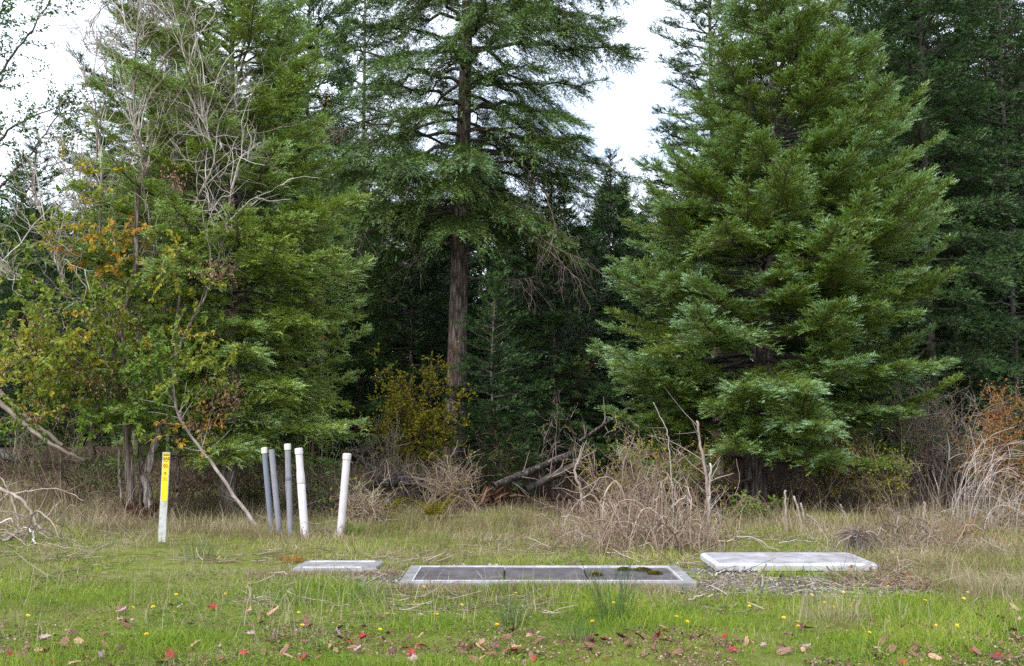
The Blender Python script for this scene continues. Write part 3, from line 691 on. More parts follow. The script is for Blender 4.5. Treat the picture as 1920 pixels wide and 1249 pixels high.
# the big bushy fir on the right
b = base_at(1410, 19.1)
right_fir, _ = conifer('bushy_fir', 'big bushy bright green fir right of the clearing, its boughs nearly down to the ground', b, b+[.75, 0, 13.4], 13.4, 1.25,
    [(.4, 2.1), (1.3, 2.9), (3, 3.2), (5.3, 3.1), (6.2, 2.1), (8, 1.5), (9.6, 1.25), (13.5, .1)],
    [(.4, 1.8), (1.3, 3.0), (3, 3.75), (4.5, 3.6), (6.6, 2.85), (8.6, 1.8), (10, 1.2), (13.5, .1)],
    350, 3, .25, 'needle', 'bark_fir', e_low=-8, e_top=34, droop=.28, upturn=.36, hang=.15, dsec=.066, dsh=.066, lift=.07, flat=.12, tone0=.20, tip=.85, inner=.32, rat=.40, sl=.125, nl=.042, nw=.0125, K=10, zpow=1.15)
# the lighter fir on the left
b = base_at(430, 17.1)
conifer('light_fir', 'tall light green fir behind the bare pale stems on the left', b, b+[-.15, 0, 11.6], 11.6, 1.15,
    [(.5, 1.2), (1.5, 2.2), (4, 2.7), (6.5, 2.6), (8.3, 1.9), (10, .9), (11.6, .1)],
    [(.5, 1.2), (1.3, 2.3), (2.5, 2.15), (4.2, 2.65), (5.5, 2.1), (6.8, 1.9), (8.3, 1.3), (10, .7), (11.6, .1)],
    260, 4, .13, 'needle_light', 'bark_grey', e_low=-5, e_top=40, droop=.42, upturn=.30, hang=.38, dsec=.074, dsh=.068, rat=.42, lift=.10, flat=.16, tone0=.50, tip=.50, inner=.28, sl=.12, nl=.042, nw=.0125, K=9)
# the tall old fir in the middle
b = base_at(850, 24)
main_fir, MTP = conifer('old_fir', 'tall old fir with a straight bare reddish brown trunk in the middle', b, b+[.75, .3, 27], 27, 6.0,
    [(5, 3.4), (7, 4.3), (9, 4.0), (10.6, 3.6), (12.5, 3.5), (15, 3.2), (20, 2.2), (27, .2)],
    [(5, 2.8), (7, 3.8), (9, 4.3), (10.6, 5.0), (12.2, 4.6), (15, 3.4), (20, 2.2), (27, .2)],
    190, 5, .275, 'needle_blue', 'bark_fir', e_low=4, e_top=28, droop=.55, upturn=.22, hang=.75, dsec=.085, dsh=.085, sl=.16, lift=-.02, tone0=.30, tip=.55, inner=.24, zpow=1.25, rat=.36, back=.7, nl=.058, nw=.017)

def dead_limbs():
    rng = np.random.default_rng(56); o = np.array(main_fir.location); mb = MB(); lims = []
    for pts in ([(872, 388), (930, 395), (990, 425), (1040, 465), (1105, 488)], [(872, 392), (925, 400), (985, 440), (1050, 490), (1075, 520)], [(874, 300), (950, 290), (1010, 345), (1035, 400), (1045, 450)], [(872, 245), (960, 240), (1010, 235)],
                [(845, 395), (780, 410), (720, 425), (660, 445)], [(872, 520), (960, 525), (1010, 518)], [(843, 455), (800, 470), (770, 500)], [(845, 275), (760, 240), (680, 235), (590, 265)]):
        P = px_path_(pts, 23.6, 22); P[1:] += rng.normal(0, .012, (21, 3)); lims.append(P); q = MB(); tubes(q, P, np.linspace(.036, .007, 22), 6, .08); q.build('dead_limb', M['dead_wood'], main_fir, origin=o)
    A = np.array(lims); S, T, _, _ = pick(rng, A, 150, .3, 1); P2 = walk(rng, S, sideways(rng, T, .8)-[0, 0, .5], rng.uniform(.3, 1.3, 150), 9, .14, -.10); tubes(mb, P2, np.outer(np.full(150, .005), np.linspace(1, .3, 9)), 4, rng.uniform(0, .4, 150), False)
    S, T, _, _ = pick(rng, P2, 420, .2, 1); P3 = walk(rng, S, sideways(rng, T, .7), rng.uniform(.1, .5, 420), 5, .2, -.1); tubes(mb, P3, np.outer(np.full(420, .0035), np.linspace(1, .5, 5)), 3, rng.uniform(0, .4, 420), False); mb.build('dead_twigs', M['dead_wood'], main_fir, origin=o)
def px_path_(pts, Y, n): return spline(np.array([at(u, v, Y-.5*i) for i, (u, v) in enumerate(pts)]), n)
dead_limbs()

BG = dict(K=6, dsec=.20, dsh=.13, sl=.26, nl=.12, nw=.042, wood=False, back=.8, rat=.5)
def bgfir(label, u, Y, H, zlo, rad, nb, seed, lean=0, name='dark_fir', r0=None, **kw):
    b = base_at(u, Y); a = dict(BG); a.update(kw)
    prof = [(0, rad*.8), (zlo, rad), (zlo+(H-zlo)*.35, rad*.9), (H*.75, rad*.45), (H, .1)]
    pl = kw.get('left', prof); pr = kw.get('right', prof); a.pop('left', None); a.pop('right', None)
    mat = a.pop('mat', 'needle_deep')
    return conifer(name, label, b, b+[lean, 0, H], H, zlo, pl, pr, nb, seed, r0 or .0085*H, mat, **a)[0]
mid = dict(K=7, dsec=.14, dsh=.10, sl=.17, nl=.075, nw=.024, wood=True, rat=.48)
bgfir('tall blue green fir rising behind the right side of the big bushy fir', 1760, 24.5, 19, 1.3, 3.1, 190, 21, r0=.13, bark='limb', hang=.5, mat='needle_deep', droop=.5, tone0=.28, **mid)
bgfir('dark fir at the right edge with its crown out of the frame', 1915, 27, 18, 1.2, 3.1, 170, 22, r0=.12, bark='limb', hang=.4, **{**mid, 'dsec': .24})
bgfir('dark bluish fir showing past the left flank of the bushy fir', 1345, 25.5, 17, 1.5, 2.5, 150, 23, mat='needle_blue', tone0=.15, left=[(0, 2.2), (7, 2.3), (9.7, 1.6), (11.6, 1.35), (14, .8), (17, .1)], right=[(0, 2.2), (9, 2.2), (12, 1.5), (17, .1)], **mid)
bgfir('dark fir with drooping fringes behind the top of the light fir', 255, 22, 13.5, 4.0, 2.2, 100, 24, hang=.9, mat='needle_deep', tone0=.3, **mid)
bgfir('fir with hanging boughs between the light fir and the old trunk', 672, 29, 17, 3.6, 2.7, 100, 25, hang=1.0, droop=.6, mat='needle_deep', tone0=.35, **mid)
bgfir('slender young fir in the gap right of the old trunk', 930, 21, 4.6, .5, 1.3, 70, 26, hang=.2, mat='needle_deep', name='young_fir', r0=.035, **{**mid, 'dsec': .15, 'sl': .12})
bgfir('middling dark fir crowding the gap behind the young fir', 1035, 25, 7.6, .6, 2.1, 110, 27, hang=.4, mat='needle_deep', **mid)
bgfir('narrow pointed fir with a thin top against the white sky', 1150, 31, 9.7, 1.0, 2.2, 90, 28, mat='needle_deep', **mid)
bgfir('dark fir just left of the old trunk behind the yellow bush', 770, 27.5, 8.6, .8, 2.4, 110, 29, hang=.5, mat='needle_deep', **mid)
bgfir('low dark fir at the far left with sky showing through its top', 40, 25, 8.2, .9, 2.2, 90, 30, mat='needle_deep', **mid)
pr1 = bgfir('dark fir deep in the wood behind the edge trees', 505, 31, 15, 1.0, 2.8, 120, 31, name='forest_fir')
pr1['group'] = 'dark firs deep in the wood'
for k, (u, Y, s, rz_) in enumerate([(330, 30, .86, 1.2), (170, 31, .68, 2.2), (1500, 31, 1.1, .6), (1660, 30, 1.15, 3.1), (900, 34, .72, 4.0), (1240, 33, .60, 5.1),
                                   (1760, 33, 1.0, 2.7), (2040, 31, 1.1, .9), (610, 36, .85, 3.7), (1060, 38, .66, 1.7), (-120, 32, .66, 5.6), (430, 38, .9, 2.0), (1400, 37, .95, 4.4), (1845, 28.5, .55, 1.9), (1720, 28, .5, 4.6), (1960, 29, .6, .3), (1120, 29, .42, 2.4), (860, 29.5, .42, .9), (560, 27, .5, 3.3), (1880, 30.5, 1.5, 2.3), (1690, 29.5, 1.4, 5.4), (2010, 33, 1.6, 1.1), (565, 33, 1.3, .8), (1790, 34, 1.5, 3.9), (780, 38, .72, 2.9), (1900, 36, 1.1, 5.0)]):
    c = copy_tree(pr1); bb = base_at(u, Y); c.location = bb; c.scale = (s**.5, s**.5, s); c.rotation_euler.z = rz_

def distant_wood():
    rng = np.random.default_rng(77); nm = MB(); lm = MB()
    for k in range(46):
        Y = rng.uniform(42, 56); u = -250+2450*(k+rng.random())/46; x = xof(u, Y); H = rng.uniform(10, 13) if 900 < u < 1330 or u < 260 or 600 < u < 850 else rng.uniform(14, 19)
        z0 = gz(x, Y); lm_ = np.array([[x, Y, z0-.2], [x, Y, z0+H*.5], [x, Y, z0+H*.97]]); tubes(lm, lm_, np.array([.16, .1, .02]), 6, .4)
        n = 2600; f = rng.random(n)**.85*.97+.02; a = rng.uniform(0, 6.28, n); r = 2.6*(1-f)**.8*np.sqrt(rng.uniform(.1, 1, n))+.1
        O = np.stack([x+np.cos(a)*r, Y+np.sin(a)*r, z0+f*H-.25*r], 1)
        A_ = unit(np.stack([np.cos(a), np.sin(a), rng.normal(-.2, .35, n)], 1)+rng.normal(0, .3, (n, 3)))
        shoots(nm, O, A_, unit(rng.normal(0, .4, (n, 3))+[0, 0, 1.]), rng.uniform(.35, .8, n), np.clip(rng.normal(.35, .18, n), 0, 1), rng, 5, .10, .26, .14)
    t = thing('distant_wood', 'solid dark wood of distant firs closing off the background', 'woodland', (0, 48, 0)); t['kind'] = 'stuff'
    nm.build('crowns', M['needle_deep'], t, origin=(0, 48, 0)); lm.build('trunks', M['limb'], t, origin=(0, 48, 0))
distant_wood()
print('conifer faces', sum(len(o.data.polygons) for o in C.objects if o.type == 'MESH'))

# ------------------------------------------------------------------ broadleaf tree with bare pale stems
def px_path(pts, Y, n, rng=None, jit=0.0):
    """control points (u, v, dY) of one stem, read off the photograph at distance Y"""
    P = np.array([at(p[0], p[1], Y+(p[2] if len(p) > 2 else 0)) for p in pts])
    Q = spline(P, n)
    if rng is not None and jit: Q[1:] += rng.normal(0, jit, (n-1, 3))
    return Q

def pale_tree():
    rng = np.random.default_rng(61); Y = 15.6; b = np.array([xof(268, Y), Y, 0]); b[2] = gz(b[0], Y)
    t = thing('multi_stem_tree', 'many stemmed tree with bare bleached tops and green to yellow lower leaves at the left', 'tree', b)
    stems = [  # path, radius foot, radius tip, tone
        ([(258, 990), (245, 900), (240, 800), (240, 700), (236, 600), (262, 520), (264, 450), (270, 370), (285, 320), (267, 242), (269, 150), (276, 60), (278, -60)], .105, .012, .35),
        ([(292, 985), (272, 905), (285, 845), (296, 780), (292, 700), (300, 600), (305, 500), (318, 420), (316, 300), (299, 135), (274, 34), (280, -50)], .10, .010, .85),
        ([(250, 992), (238, 900), (232, 820), (215, 700), (200, 600), (180, 480), (177, 323), (172, 219), (158, 140), (172, 60)], .06, .008, .55),
        ([(304, 985), (312, 900), (318, 800), (330, 700), (345, 560), (355, 450), (372, 390), (410, 316), (405, 269), (382, 202), (367, 135), (352, 100)], .05, .007, .6),
        ([(245, 985), (224, 910), (222, 850), (205, 780), (192, 720), (170, 640)], .035, .006, .6),
        ([(240, 800), (180, 650, -.4), (130, 560, -.5), (90, 480, -.6), (62, 400, -.6), (38, 340, -.6)], .045, .006, .6),
        ([(296, 780), (340, 640, -.3), (380, 560, -.4), (408, 480, -.4), (424, 400, -.4), (431, 330, -.4)], .035, .006, .7),
        ([(236, 600), (190, 520, .3), (150, 430, .3), (140, 360, .3), (110, 300, .3)], .035, .006, .6),
        ([(405, 269), (437, 212), (421, 170), (380, 120)], .012, .004, .8),
        ([(316, 300), (345, 260), (372, 232), (400, 232), (400, 269)], .013, .007, .9),
        ([(177, 323), (192, 242), (209, 182), (215, 145), (203, 94), (190, 60)], .022, .005, .7),
        ([(269, 242), (252, 215), (235, 150), (228, 80), (236, -20)], .018, .005, .8),
        ([(299, 135), (322, 60), (322, 25)], .014, .004, .8),
        ([(130, 560, -.5), (70, 530, -.8), (20, 520, -1), (-20, 500, -1)], .02, .005, .5),
        ([(330, 800), (336, 700), (345, 640), (352, 580)], .025, .008, .45),
        ([(256, 985), (262, 900), (252, 820), (246, 760)], .045, .03, .25),
        ([(318, 985), (326, 920), (322, 850), (316, 790)], .04, .02, .3),
    ]
    allP = []
    for pts, ra, rb, tn in stems:
        n = 40; P = px_path(pts, Y, n, rng, .012); P[:, 1] += np.linspace(0, 1, n)*rng.normal(0, .35)
        rad = ra*(np.linspace(1, 0, n)**1.2)+rb
        mb = MB(); tubes(mb, P, rad*.66*(1+rng.normal(0, .09, n)), 9, np.repeat(np.clip(tn-.15+.45*np.linspace(0, 1, n), 0, 1), 9)); mb.build('stem', M['bark_shaggy'] if tn < .5 else M['bark_pale'], t, smooth=True, origin=b); allP.append(P)
    A = np.array(allP[:14])
    tw = MB()
    def above(P, zlo): return P[P[:, -1, 2] > zlo]
    S, T, _, _ = pick(rng, A, 230, .35, .97)
    k = S[:, 2] > 2.0; S, T = S[k], T[k]; m = len(S)
    P2 = walk(rng, S, sideways(rng, T, .7)+[0, 0, .35], rng.uniform(.5, 1.8, m), 10, .20, .09); tubes(tw, P2, np.outer(rng.uniform(.005, .010, m), np.linspace(1, .3, 10)), 5, np.clip(rng.normal(.62, .2, m), 0, 1))
    S, T, _, _ = pick(rng, P2, 1700, .1, 1); m = len(S)
    P3 = walk(rng, S, sideways(rng, T, .9), rng.uniform(.2, .75, m), 6, .28, .03); tubes(tw, P3, np.outer(rng.uniform(.0035, .006, m), np.linspace(1, .45, 6)), 4, np.clip(rng.normal(.6, .22, m), 0, 1), False)
    # long ascending whips above the crown
    S, T, _, _ = pick(rng, A[:4], 60, .62, .97); m = len(S)
    P4 = walk(rng, S, sideways(rng, T, .35)+[0, 0, .5], rng.uniform(.8, 2.2, m), 12, .12, .05); tubes(tw, P4, np.outer(rng.uniform(.006, .011, m), np.linspace(1, .3, 12)), 5, np.clip(rng.normal(.8, .12, m), 0, 1))
    tw.build('twigs', M['dead_wood'], t, origin=b)
    # leaves in clumps, yellow high up, green low down
    lf = MB(); dl = MB(); lw = MB()
    clumps = [(200, 470, 75, 60, .70, 330), (130, 430, 60, 55, .40, 70), (330, 500, 60, 50, .5, 80), (110, 560, 85, 60, .38, 170), (250, 570, 110, 60, .42, 230), (345, 640, 75, 65, .38, 260),
              (90, 660, 80, 60, .50, 360), (190, 660, 90, 60, .47, 380), (80, 720, 70, 40, .62, 120), (330, 650, 60, 50, .55, 160), (290, 700, 80, 60, .20, 300), (110, 740, 75, 45, .42, 220), (210, 745, 80, 45, .30, 260), (380, 690, 55, 50, .45, 130),
              (60, 500, 60, 60, .35, 80), (320, 760, 60, 50, .3, 150), (370, 800, 30, 30, .78, 40), (60, 790, 45, 30, .3, 70), (180, 790, 60, 30, .3, 110), (30, 620, 45, 70, .3, 90), (160, 330, 60, 50, .5, 60)]
    f = Y/FPX
    for u, v, ru, rv, tn, cnt in clumps:
        c = at(u, v, Y+rng.normal(-.35, .35)); m = max(14, cnt//5)
        S = c+rng.normal(0, 1, (m, 3))*np.array([ru*.5*f, .38, rv*.5*f]); D = unit(rng.normal(0, 1, (m, 3))+[0, -.3, .2])
        Pt = walk(rng, S, D, rng.uniform(.25, .6, m), 6, .25, -.02); tubes(lw, Pt, np.outer(np.full(m, .004), np.linspace(1, .4, 6)), 4, rng.uniform(.3, .8, m), False)
        q = int(cnt*3.9); O, T, i, _ = pick(rng, Pt, q, .1, 1)
        D = unit(T*.5+rng.normal(0, .6, (q, 3))+[0, 0, -.25]); cl = rng.normal(0, .08, m)
        leaves(lf, O, D, unit(rng.normal(0, .5, (q, 3))+[0, -.35, .8]), rng.uniform(.05, .095, q), rng.uniform(.03, .055, q), np.clip(tn+.04+cl[i]+rng.normal(0, .06, q), 0, 1))
    for u, v, ru, rv, cnt in [(150, 690, 60, 35, 130), (60, 640, 45, 35, 80), (400, 510, 45, 25, 110), (100, 770, 60, 30, 100), (40, 690, 40, 40, 70), (240, 610, 60, 40, 50), (330, 330, 18, 35, 50), (420, 740, 45, 40, 110), (370, 790, 40, 30, 60), (90, 600, 50, 30, 60), (200, 720, 50, 30, 70)]:
        c = at(u, v, Y-.5); q = int(cnt*2.2); S = c+rng.normal(0, 1, (q, 3))*np.array([ru*.5*f, .3, rv*.5*f])
        leaves(dl, S, unit(rng.normal(0, .5, (q, 3))+[0, 0, -.7]), unit(rng.normal(0, 1, (q, 3))), rng.uniform(.035, .07, q), rng.uniform(.014, .03, q), np.clip(rng.normal(.55, .25, q), 0, 1))
    lw.build('leafy_twigs', M['twig'], t, origin=b); lf.build('leaves', M['leaf'], t, origin=b)
    o = dl.build('withered_leaves', M['dead_leaf'], t, origin=b)
    # rotting foot
    mb = MB(); n = 60; a = rng.uniform(0, 6.28, n); S = np.stack([b[0]+.08+np.cos(a)*.16, b[1]-.1+np.sin(a)*.12, np.full(n, b[2])], 1)
    P = walk(rng, S, np.stack([np.cos(a)*.25, np.sin(a)*.25, np.ones(n)], 1), rng.uniform(.12, .38, n), 4, .12); tubes(mb, P, np.outer(rng.uniform(.015, .035, n), [1, .9, .7, .2]), 5, rng.uniform(0, .7, n))
    mb.build('splintered_base', tone_mat('rotten_wood', [(0, (.035, .016, .010)), (.5, (.085, .042, .024)), (1, (.19, .11, .07))], .9, .1, 0, .5, 20), t, origin=b)
pale_tree()

def side_tree():
    """small leaved tree standing outside the frame on the left; its limbs reach in against the sky"""
    rng = np.random.default_rng(62); Y = 17.5; b = np.array([xof(-150, Y), Y, 0]); b[2] = gz(b[0], Y)
    t = thing('sparse_tree', 'sparse dark leaved tree reaching in from the left edge against the white sky', 'tree', b)
    mb = MB(); TP = np.array([at(-150, 960, Y), at(-160, 700, Y), at(-140, 450, Y), at(-120, 250, Y), at(-90, 30, Y), at(-60, -150, Y)]); TP[0, 2] = b[2]-.1
    tubes(mb, spline(TP, 30), np.linspace(.16, .04, 30), 10, .4); mb.build('trunk', M['bark_grey'], t, smooth=True, origin=b)
    mb = MB(); lims = [px_path(p, Y, 24, rng, .015) for p in ([(-110, 330), (-40, 200), (20, 110), (70, 40), (105, -20)], [(-135, 480), (-50, 400), (20, 330), (80, 260), (130, 180)], [(-140, 420), (-60, 330), (10, 250), (70, 215), (125, 195)],
                                                                    [(-150, 620), (-60, 480), (20, 420), (70, 330), (140, 290)], [(-100, 150), (-40, 80), (0, 20), (30, -40)])]
    for P in lims: tubes(mb, P, np.linspace(.035, .007, 24), 6, .4)
    A = np.array(lims); S, T, _, _ = pick(rng, A, 170, .3, 1); P2 = walk(rng, S, sideways(rng, T, .8), rng.uniform(.25, .9, 170), 6, .2, .0); tubes(mb, P2, np.outer(np.full(170, .006), np.linspace(1, .4, 6)), 4, .3, False)
    mb.build('limbs', M['limb'], t, origin=b)
    lf = MB(); O, T, _, _ = pick(rng, P2, 5200, .15, 1); q = len(O)
    leaves(lf, O+rng.normal(0, .03, O.shape), unit(T+rng.normal(0, .7, (q, 3))-[0, 0, .2]), unit(rng.normal(0, .6, (q, 3))+[0, 0, .6]), rng.uniform(.04, .075, q), rng.uniform(.025, .042, q), np.clip(rng.normal(.08, .1, q), 0, 1))
    lf.build('leaves', M['leaf'], t, origin=b)
side_tree()

# ------------------------------------------------------------------ shrubs
def shrub(name, label, u, v, Y, ru, rv, seed, stems=24, twigs=160, fine=400, nleaf=900, lm='yleaf', ltone=.45, lsp=.22, tw='twig', ttone=.4, ls=(.03, .055), base_v=None, cat='shrub', group=None, depth=1.0, droop=0.0, r0=.010):
    """many stems from a foot spread into an ellipse of half size ru x rv photograph pixels around (u, v) at distance Y"""
    rng = np.random.default_rng(seed); f = Y/FPX; c = at(u, v, Y); b = np.array([c[0], Y, gz(c[0], Y)])
    t = thing(name, label, cat, b, group); W, H, D = ru*f, rv*f, ru*f*depth
    S = b+np.stack([rng.uniform(-.7, .7, stems)*W, rng.uniform(-.6, .6, stems)*D, np.zeros(stems)], 1)
    g = rng.normal(0, .5, (stems, 3)); g /= np.maximum(1, np.linalg.norm(g, axis=1, keepdims=True)); E = c+g*np.array([W, D, H])
    q = np.linspace(0, 1, 12)[None, :, None]; P = S[:, None]*(1-q)+E[:, None]*q; P[:, :, 2] += np.sin(q[..., 0]*np.pi)*.12*H
    P[:, 1:] += np.cumsum(rng.normal(0, .018, (stems, 11, 3)), 1)
    mb = MB(); tubes(mb, P, np.outer(rng.uniform(.6, 1.3, stems)*r0, np.linspace(1, .35, 12)), 5, np.clip(rng.normal(ttone, .18, stems), 0, 1))
    S2, T, _, _ = pick(rng, P, twigs, .3, 1); P2 = walk(rng, S2, sideways(rng, T, .7), rng.uniform(.3, .9, twigs)*max(W, H)*.75, 8, .2, -droop)
    tubes(mb, P2, np.outer(rng.uniform(.35, .6, twigs)*r0, np.linspace(1, .4, 8)), 4, np.clip(rng.normal(ttone, .2, twigs), 0, 1), False)
    S3, T, _, _ = pick(rng, P2, fine, .1, 1); P3 = walk(rng, S3, sideways(rng, T, .8), rng.uniform(.10, .4, fine), 5, .25, -droop)
    tubes(mb, P3, np.outer(rng.uniform(.2, .35, fine)*r0, np.linspace(1, .5, 5)), 3, np.clip(rng.normal(ttone+.1, .2, fine), 0, 1), False)
    mb.build('branches', M[tw], t, origin=b)
    if nleaf:
        lf = MB(); O, T, i, _ = pick(rng, np.concatenate([P3, P2[:, ::2][:, :4].repeat(1, 0)[:, [0, 1, 2, 3, 3]]]), nleaf, 0, 1); q = len(O); cl = rng.normal(0, lsp*.6, len(P3)+len(P2))
        leaves(lf, O+rng.normal(0, .012, O.shape), unit(T*.5+rng.normal(0, .7, (q, 3))), unit(rng.normal(0, .5, (q, 3))+[0, -.3, .8]), rng.uniform(*ls, q), rng.uniform(ls[0]*.6, ls[1]*.62, q), np.clip(ltone+cl[i]+rng.normal(0, lsp*.6, q), 0, 1))
        lf.build('leaves', M[lm], t, origin=b)
    return t
shrub('yellow_bush', 'olive and yellow leaved bush at the foot of the old fir trunk', 775, 745, 20.5, 95, 95, 101, 34, 300, 900, 5600, 'yleaf', .45, .25, 'twig', .2, (.045, .085))
shrub('bare_bush', 'leafless grey bush tangled beneath the yellow bush', 730, 870, 19, 85, 60, 102, 40, 200, 400, 120, 'yleaf', .3, .2, 'twig', .55)
shrub('rust_bush', 'rust and orange leaved bush at the right edge of the clearing', 1880, 810, 17, 95, 80, 103, 30, 260, 800, 3800, 'rleaf', .38, .28, 'twig', .3, (.025, .05))
shrub('grey_thicket', 'grey thicket of bare crossing twigs left of the rust bush', 1745, 770, 18.8, 115, 110, 104, 50, 400, 900, 500, 'rleaf', .2, .2, 'twig', .62, r0=.010)
shrub('dark_bush', 'dark leafy bush low between the old fir and the fallen log', 945, 850, 20.5, 75, 60, 105, 26, 160, 400, 1300, 'leaf', .12, .14, 'twig', .3)
shrub('bare_sapling', 'white barked leafless saplings beside the fallen mossy log', 1050, 800, 20.5, 60, 60, 106, 7, 40, 110, 30, 'rleaf', .3, .2, 'dead_wood', .3, r0=.007)
shrub('rose_bush', 'thorny bush with small yellow green leaves over the bramble heap', 1190, 850, 14.6, 95, 45, 107, 20, 140, 420, 1100, 'yleaf', .42, .3, 'twig', .45, (.02, .038))
shrub('leggy_shrub', 'leggy red stemmed shrub under the right side of the bushy fir', 1560, 850, 18, 90, 70, 108, 44, 240, 500, 2000, 'yleaf', .45, .25, 'twig', .35, (.025, .045))
shrub('tall_twig_bush', 'upright brown twiggy bush behind the cut stakes', 1660, 880, 17.4, 60, 70, 109, 34, 160, 320, 1100, 'yleaf', .25, .25, 'twig', .35)
shrub('bramble_patch', 'dark bramble patch behind the five pipes', 600, 900, 17.2, 110, 45, 110, 44, 220, 420, 1500, 'leaf', .2, .2, 'twig', .45)
shrub('low_thorn', 'low reddish leaved briar beneath the bent pale stems', 1825, 1030, 13.4, 65, 22, 111, 26, 120, 260, 700, 'rleaf', .25, .4, 'twig', .35, (.025, .045))
shrub('orange_vine_maple', 'small orange leaved maple glowing in the dark gap between firs', 1098, 635, 27, 26, 42, 112, 8, 40, 90, 200, 'rleaf', .4, .15, 'twig', .2, (.06, .10))
shrub('gold_maple', 'golden leaved maple high between the light fir and the old fir', 612, 210, 24.6, 36, 44, 113, 10, 60, 120, 320, 'yleaf', .82, .12, 'twig', .3, (.05, .09))
shrub('salal', 'bright green low leafy plant by the root of the bushy fir', 1405, 965, 16.5, 48, 18, 114, 24, 60, 120, 700, 'leaf', .25, .18, 'twig', .3, (.05, .08))
shrub('dry_weed', 'dry brown weeds standing behind the plain white pipe', 690, 935, 16, 55, 30, 115, 40, 120, 240, 120, 'yleaf', .5, .3, 'cane', .4)
shrub('dry_scrub', 'dry brown scrub behind the rotten log', 850, 890, 17.5, 80, 35, 116, 60, 200, 300, 100, 'yleaf', .5, .3, 'cane', .35)
shrub('grey_brush', 'grey brush of bare twigs beyond the fallen poles at far left', 90, 830, 17.5, 110, 50, 117, 40, 200, 300, 500, 'leaf', .2, .2, 'twig', .4)
shrub('right_edge_briar', 'pale briar of thin arching stems at the lower right edge', 1905, 960, 14.5, 60, 70, 118, 30, 120, 240, 250, 'rleaf', .2, .2, 'twig', .75, droop=.08)
shrub('under_fir_brush', 'brown brush under the left boughs of the bushy fir', 1290, 870, 18, 95, 60, 119, 36, 200, 360, 1200, 'yleaf', .3, .3, 'twig', .4)
shrub('shade_fern_bush', 'deep green bush in shade below the light fir', 470, 900, 18.5, 80, 60, 120, 30, 140, 300, 1100, 'leaf', .1, .12, 'twig', .25)

shrub('shade_thicket', 'dark green thicket in shade between the pale trunks and the fallen poles', 190, 880, 19, 90, 50, 121, 34, 200, 360, 1500, 'leaf', .08, .12, 'twig', .25)
shrub('shade_brush', 'brown bare brush behind the leaning pole', 350, 890, 18.6, 80, 50, 122, 44, 240, 420, 260, 'yleaf', .2, .2, 'twig', .35)
def bramble_heap(name, label, u0, u1, vtop, vbase, n, seed, mat='cane', arch=1.0, tone=.5, r=.006, depth=.9, cat='brambles'):
    """heap of dead arching canes"""
    rng = np.random.default_rng(seed); b = gpt((u0+u1)/2, vbase); f = b[1]/FPX; W = (u1-u0)*f/2; H = (vbase-vtop)*f
    b[1] += depth*.5; b[2] = gz(b[0], b[1]); t = thing(name, label, cat, b); mb = MB()
    S = b+np.stack([rng.uniform(-1, 1, n)*W*.95, rng.uniform(-1, 1, n)*depth, np.zeros(n)], 1); S[:, 2] = ground_z(S[:, 0], S[:, 1])
    a = rng.uniform(0, 6.28, n); Ln = rng.uniform(.3, 1.1, n)*W*1.1*arch
    q = np.linspace(0, 1, 11)[None]; h = H*(rng.random(n)**1.3*.85+.15)[:, None]*(1-.5*(((S[:, :1]-b[0])/W)**2))
    pk = rng.uniform(.35, .8, n)[:, None]
    Z = h*(1-((q-pk)/np.maximum(pk, 1-pk))**2*rng.uniform(.7, 1.05, n)[:, None]); Z -= Z[:, :1]
    P = np.stack([S[:, :1]+np.cos(a)[:, None]*Ln[:, None]*q, S[:, 1:2]+np.sin(a)[:, None]*Ln[:, None]*q*.8, S[:, 2:]+Z], -1)
    P[:, 1:] += np.cumsum(rng.normal(0, .020, (n, 10, 3)), 1)
    P[:, :, 2] = np.maximum(P[:, :, 2], ground_z(P[:, :, 0], P[:, :, 1])+.01)
    tubes(mb, P, np.outer(rng.lognormal(-.15, .6, n)*r, np.linspace(1, .4, 11)), 4, np.clip(rng.normal(tone, .28, n), 0, 1), False)
    S2, T, _, _ = pick(rng, P, n, .1, 1); P2 = walk(rng, S2, sideways(rng, T, .9), rng.uniform(.15, .7, n), 6, .22, -.02); P2[:, :, 2] = np.maximum(P2[:, :, 2], ground_z(P2[:, :, 0], P2[:, :, 1])+.01)
    tubes(mb, P2, np.outer(rng.uniform(.3, .6, n)*r, np.linspace(1, .5, 6)), 3, np.clip(rng.normal(tone, .25, n), 0, 1), False)
    mb.build('canes', M[mat], t, origin=b)
    lf = MB(); q_ = n//2; O, T, _, _ = pick(rng, P, q_, .1, 1)
    leaves(lf, O, unit(rng.normal(0, 1, (q_, 3))), unit(rng.normal(0, .5, (q_, 3))+[0, 0, 1]), rng.uniform(.02, .045, q_), rng.uniform(.012, .028, q_), np.clip(rng.normal(.3, .3, q_), 0, 1)); lf.build('leaves', M['rleaf'], t, origin=b)
    return t
bramble_heap('bramble_heap', 'big heap of dead straw brown arching canes behind the long vault', 1112, 1368, 858, 1035, 440, 201, tone=.36, r=.0044, arch=.85)
bramble_heap('cane_tangle', 'loose tangle of thin dry canes left of the big bramble heap', 1045, 1120, 940, 1025, 90, 202, tone=.4, r=.004)
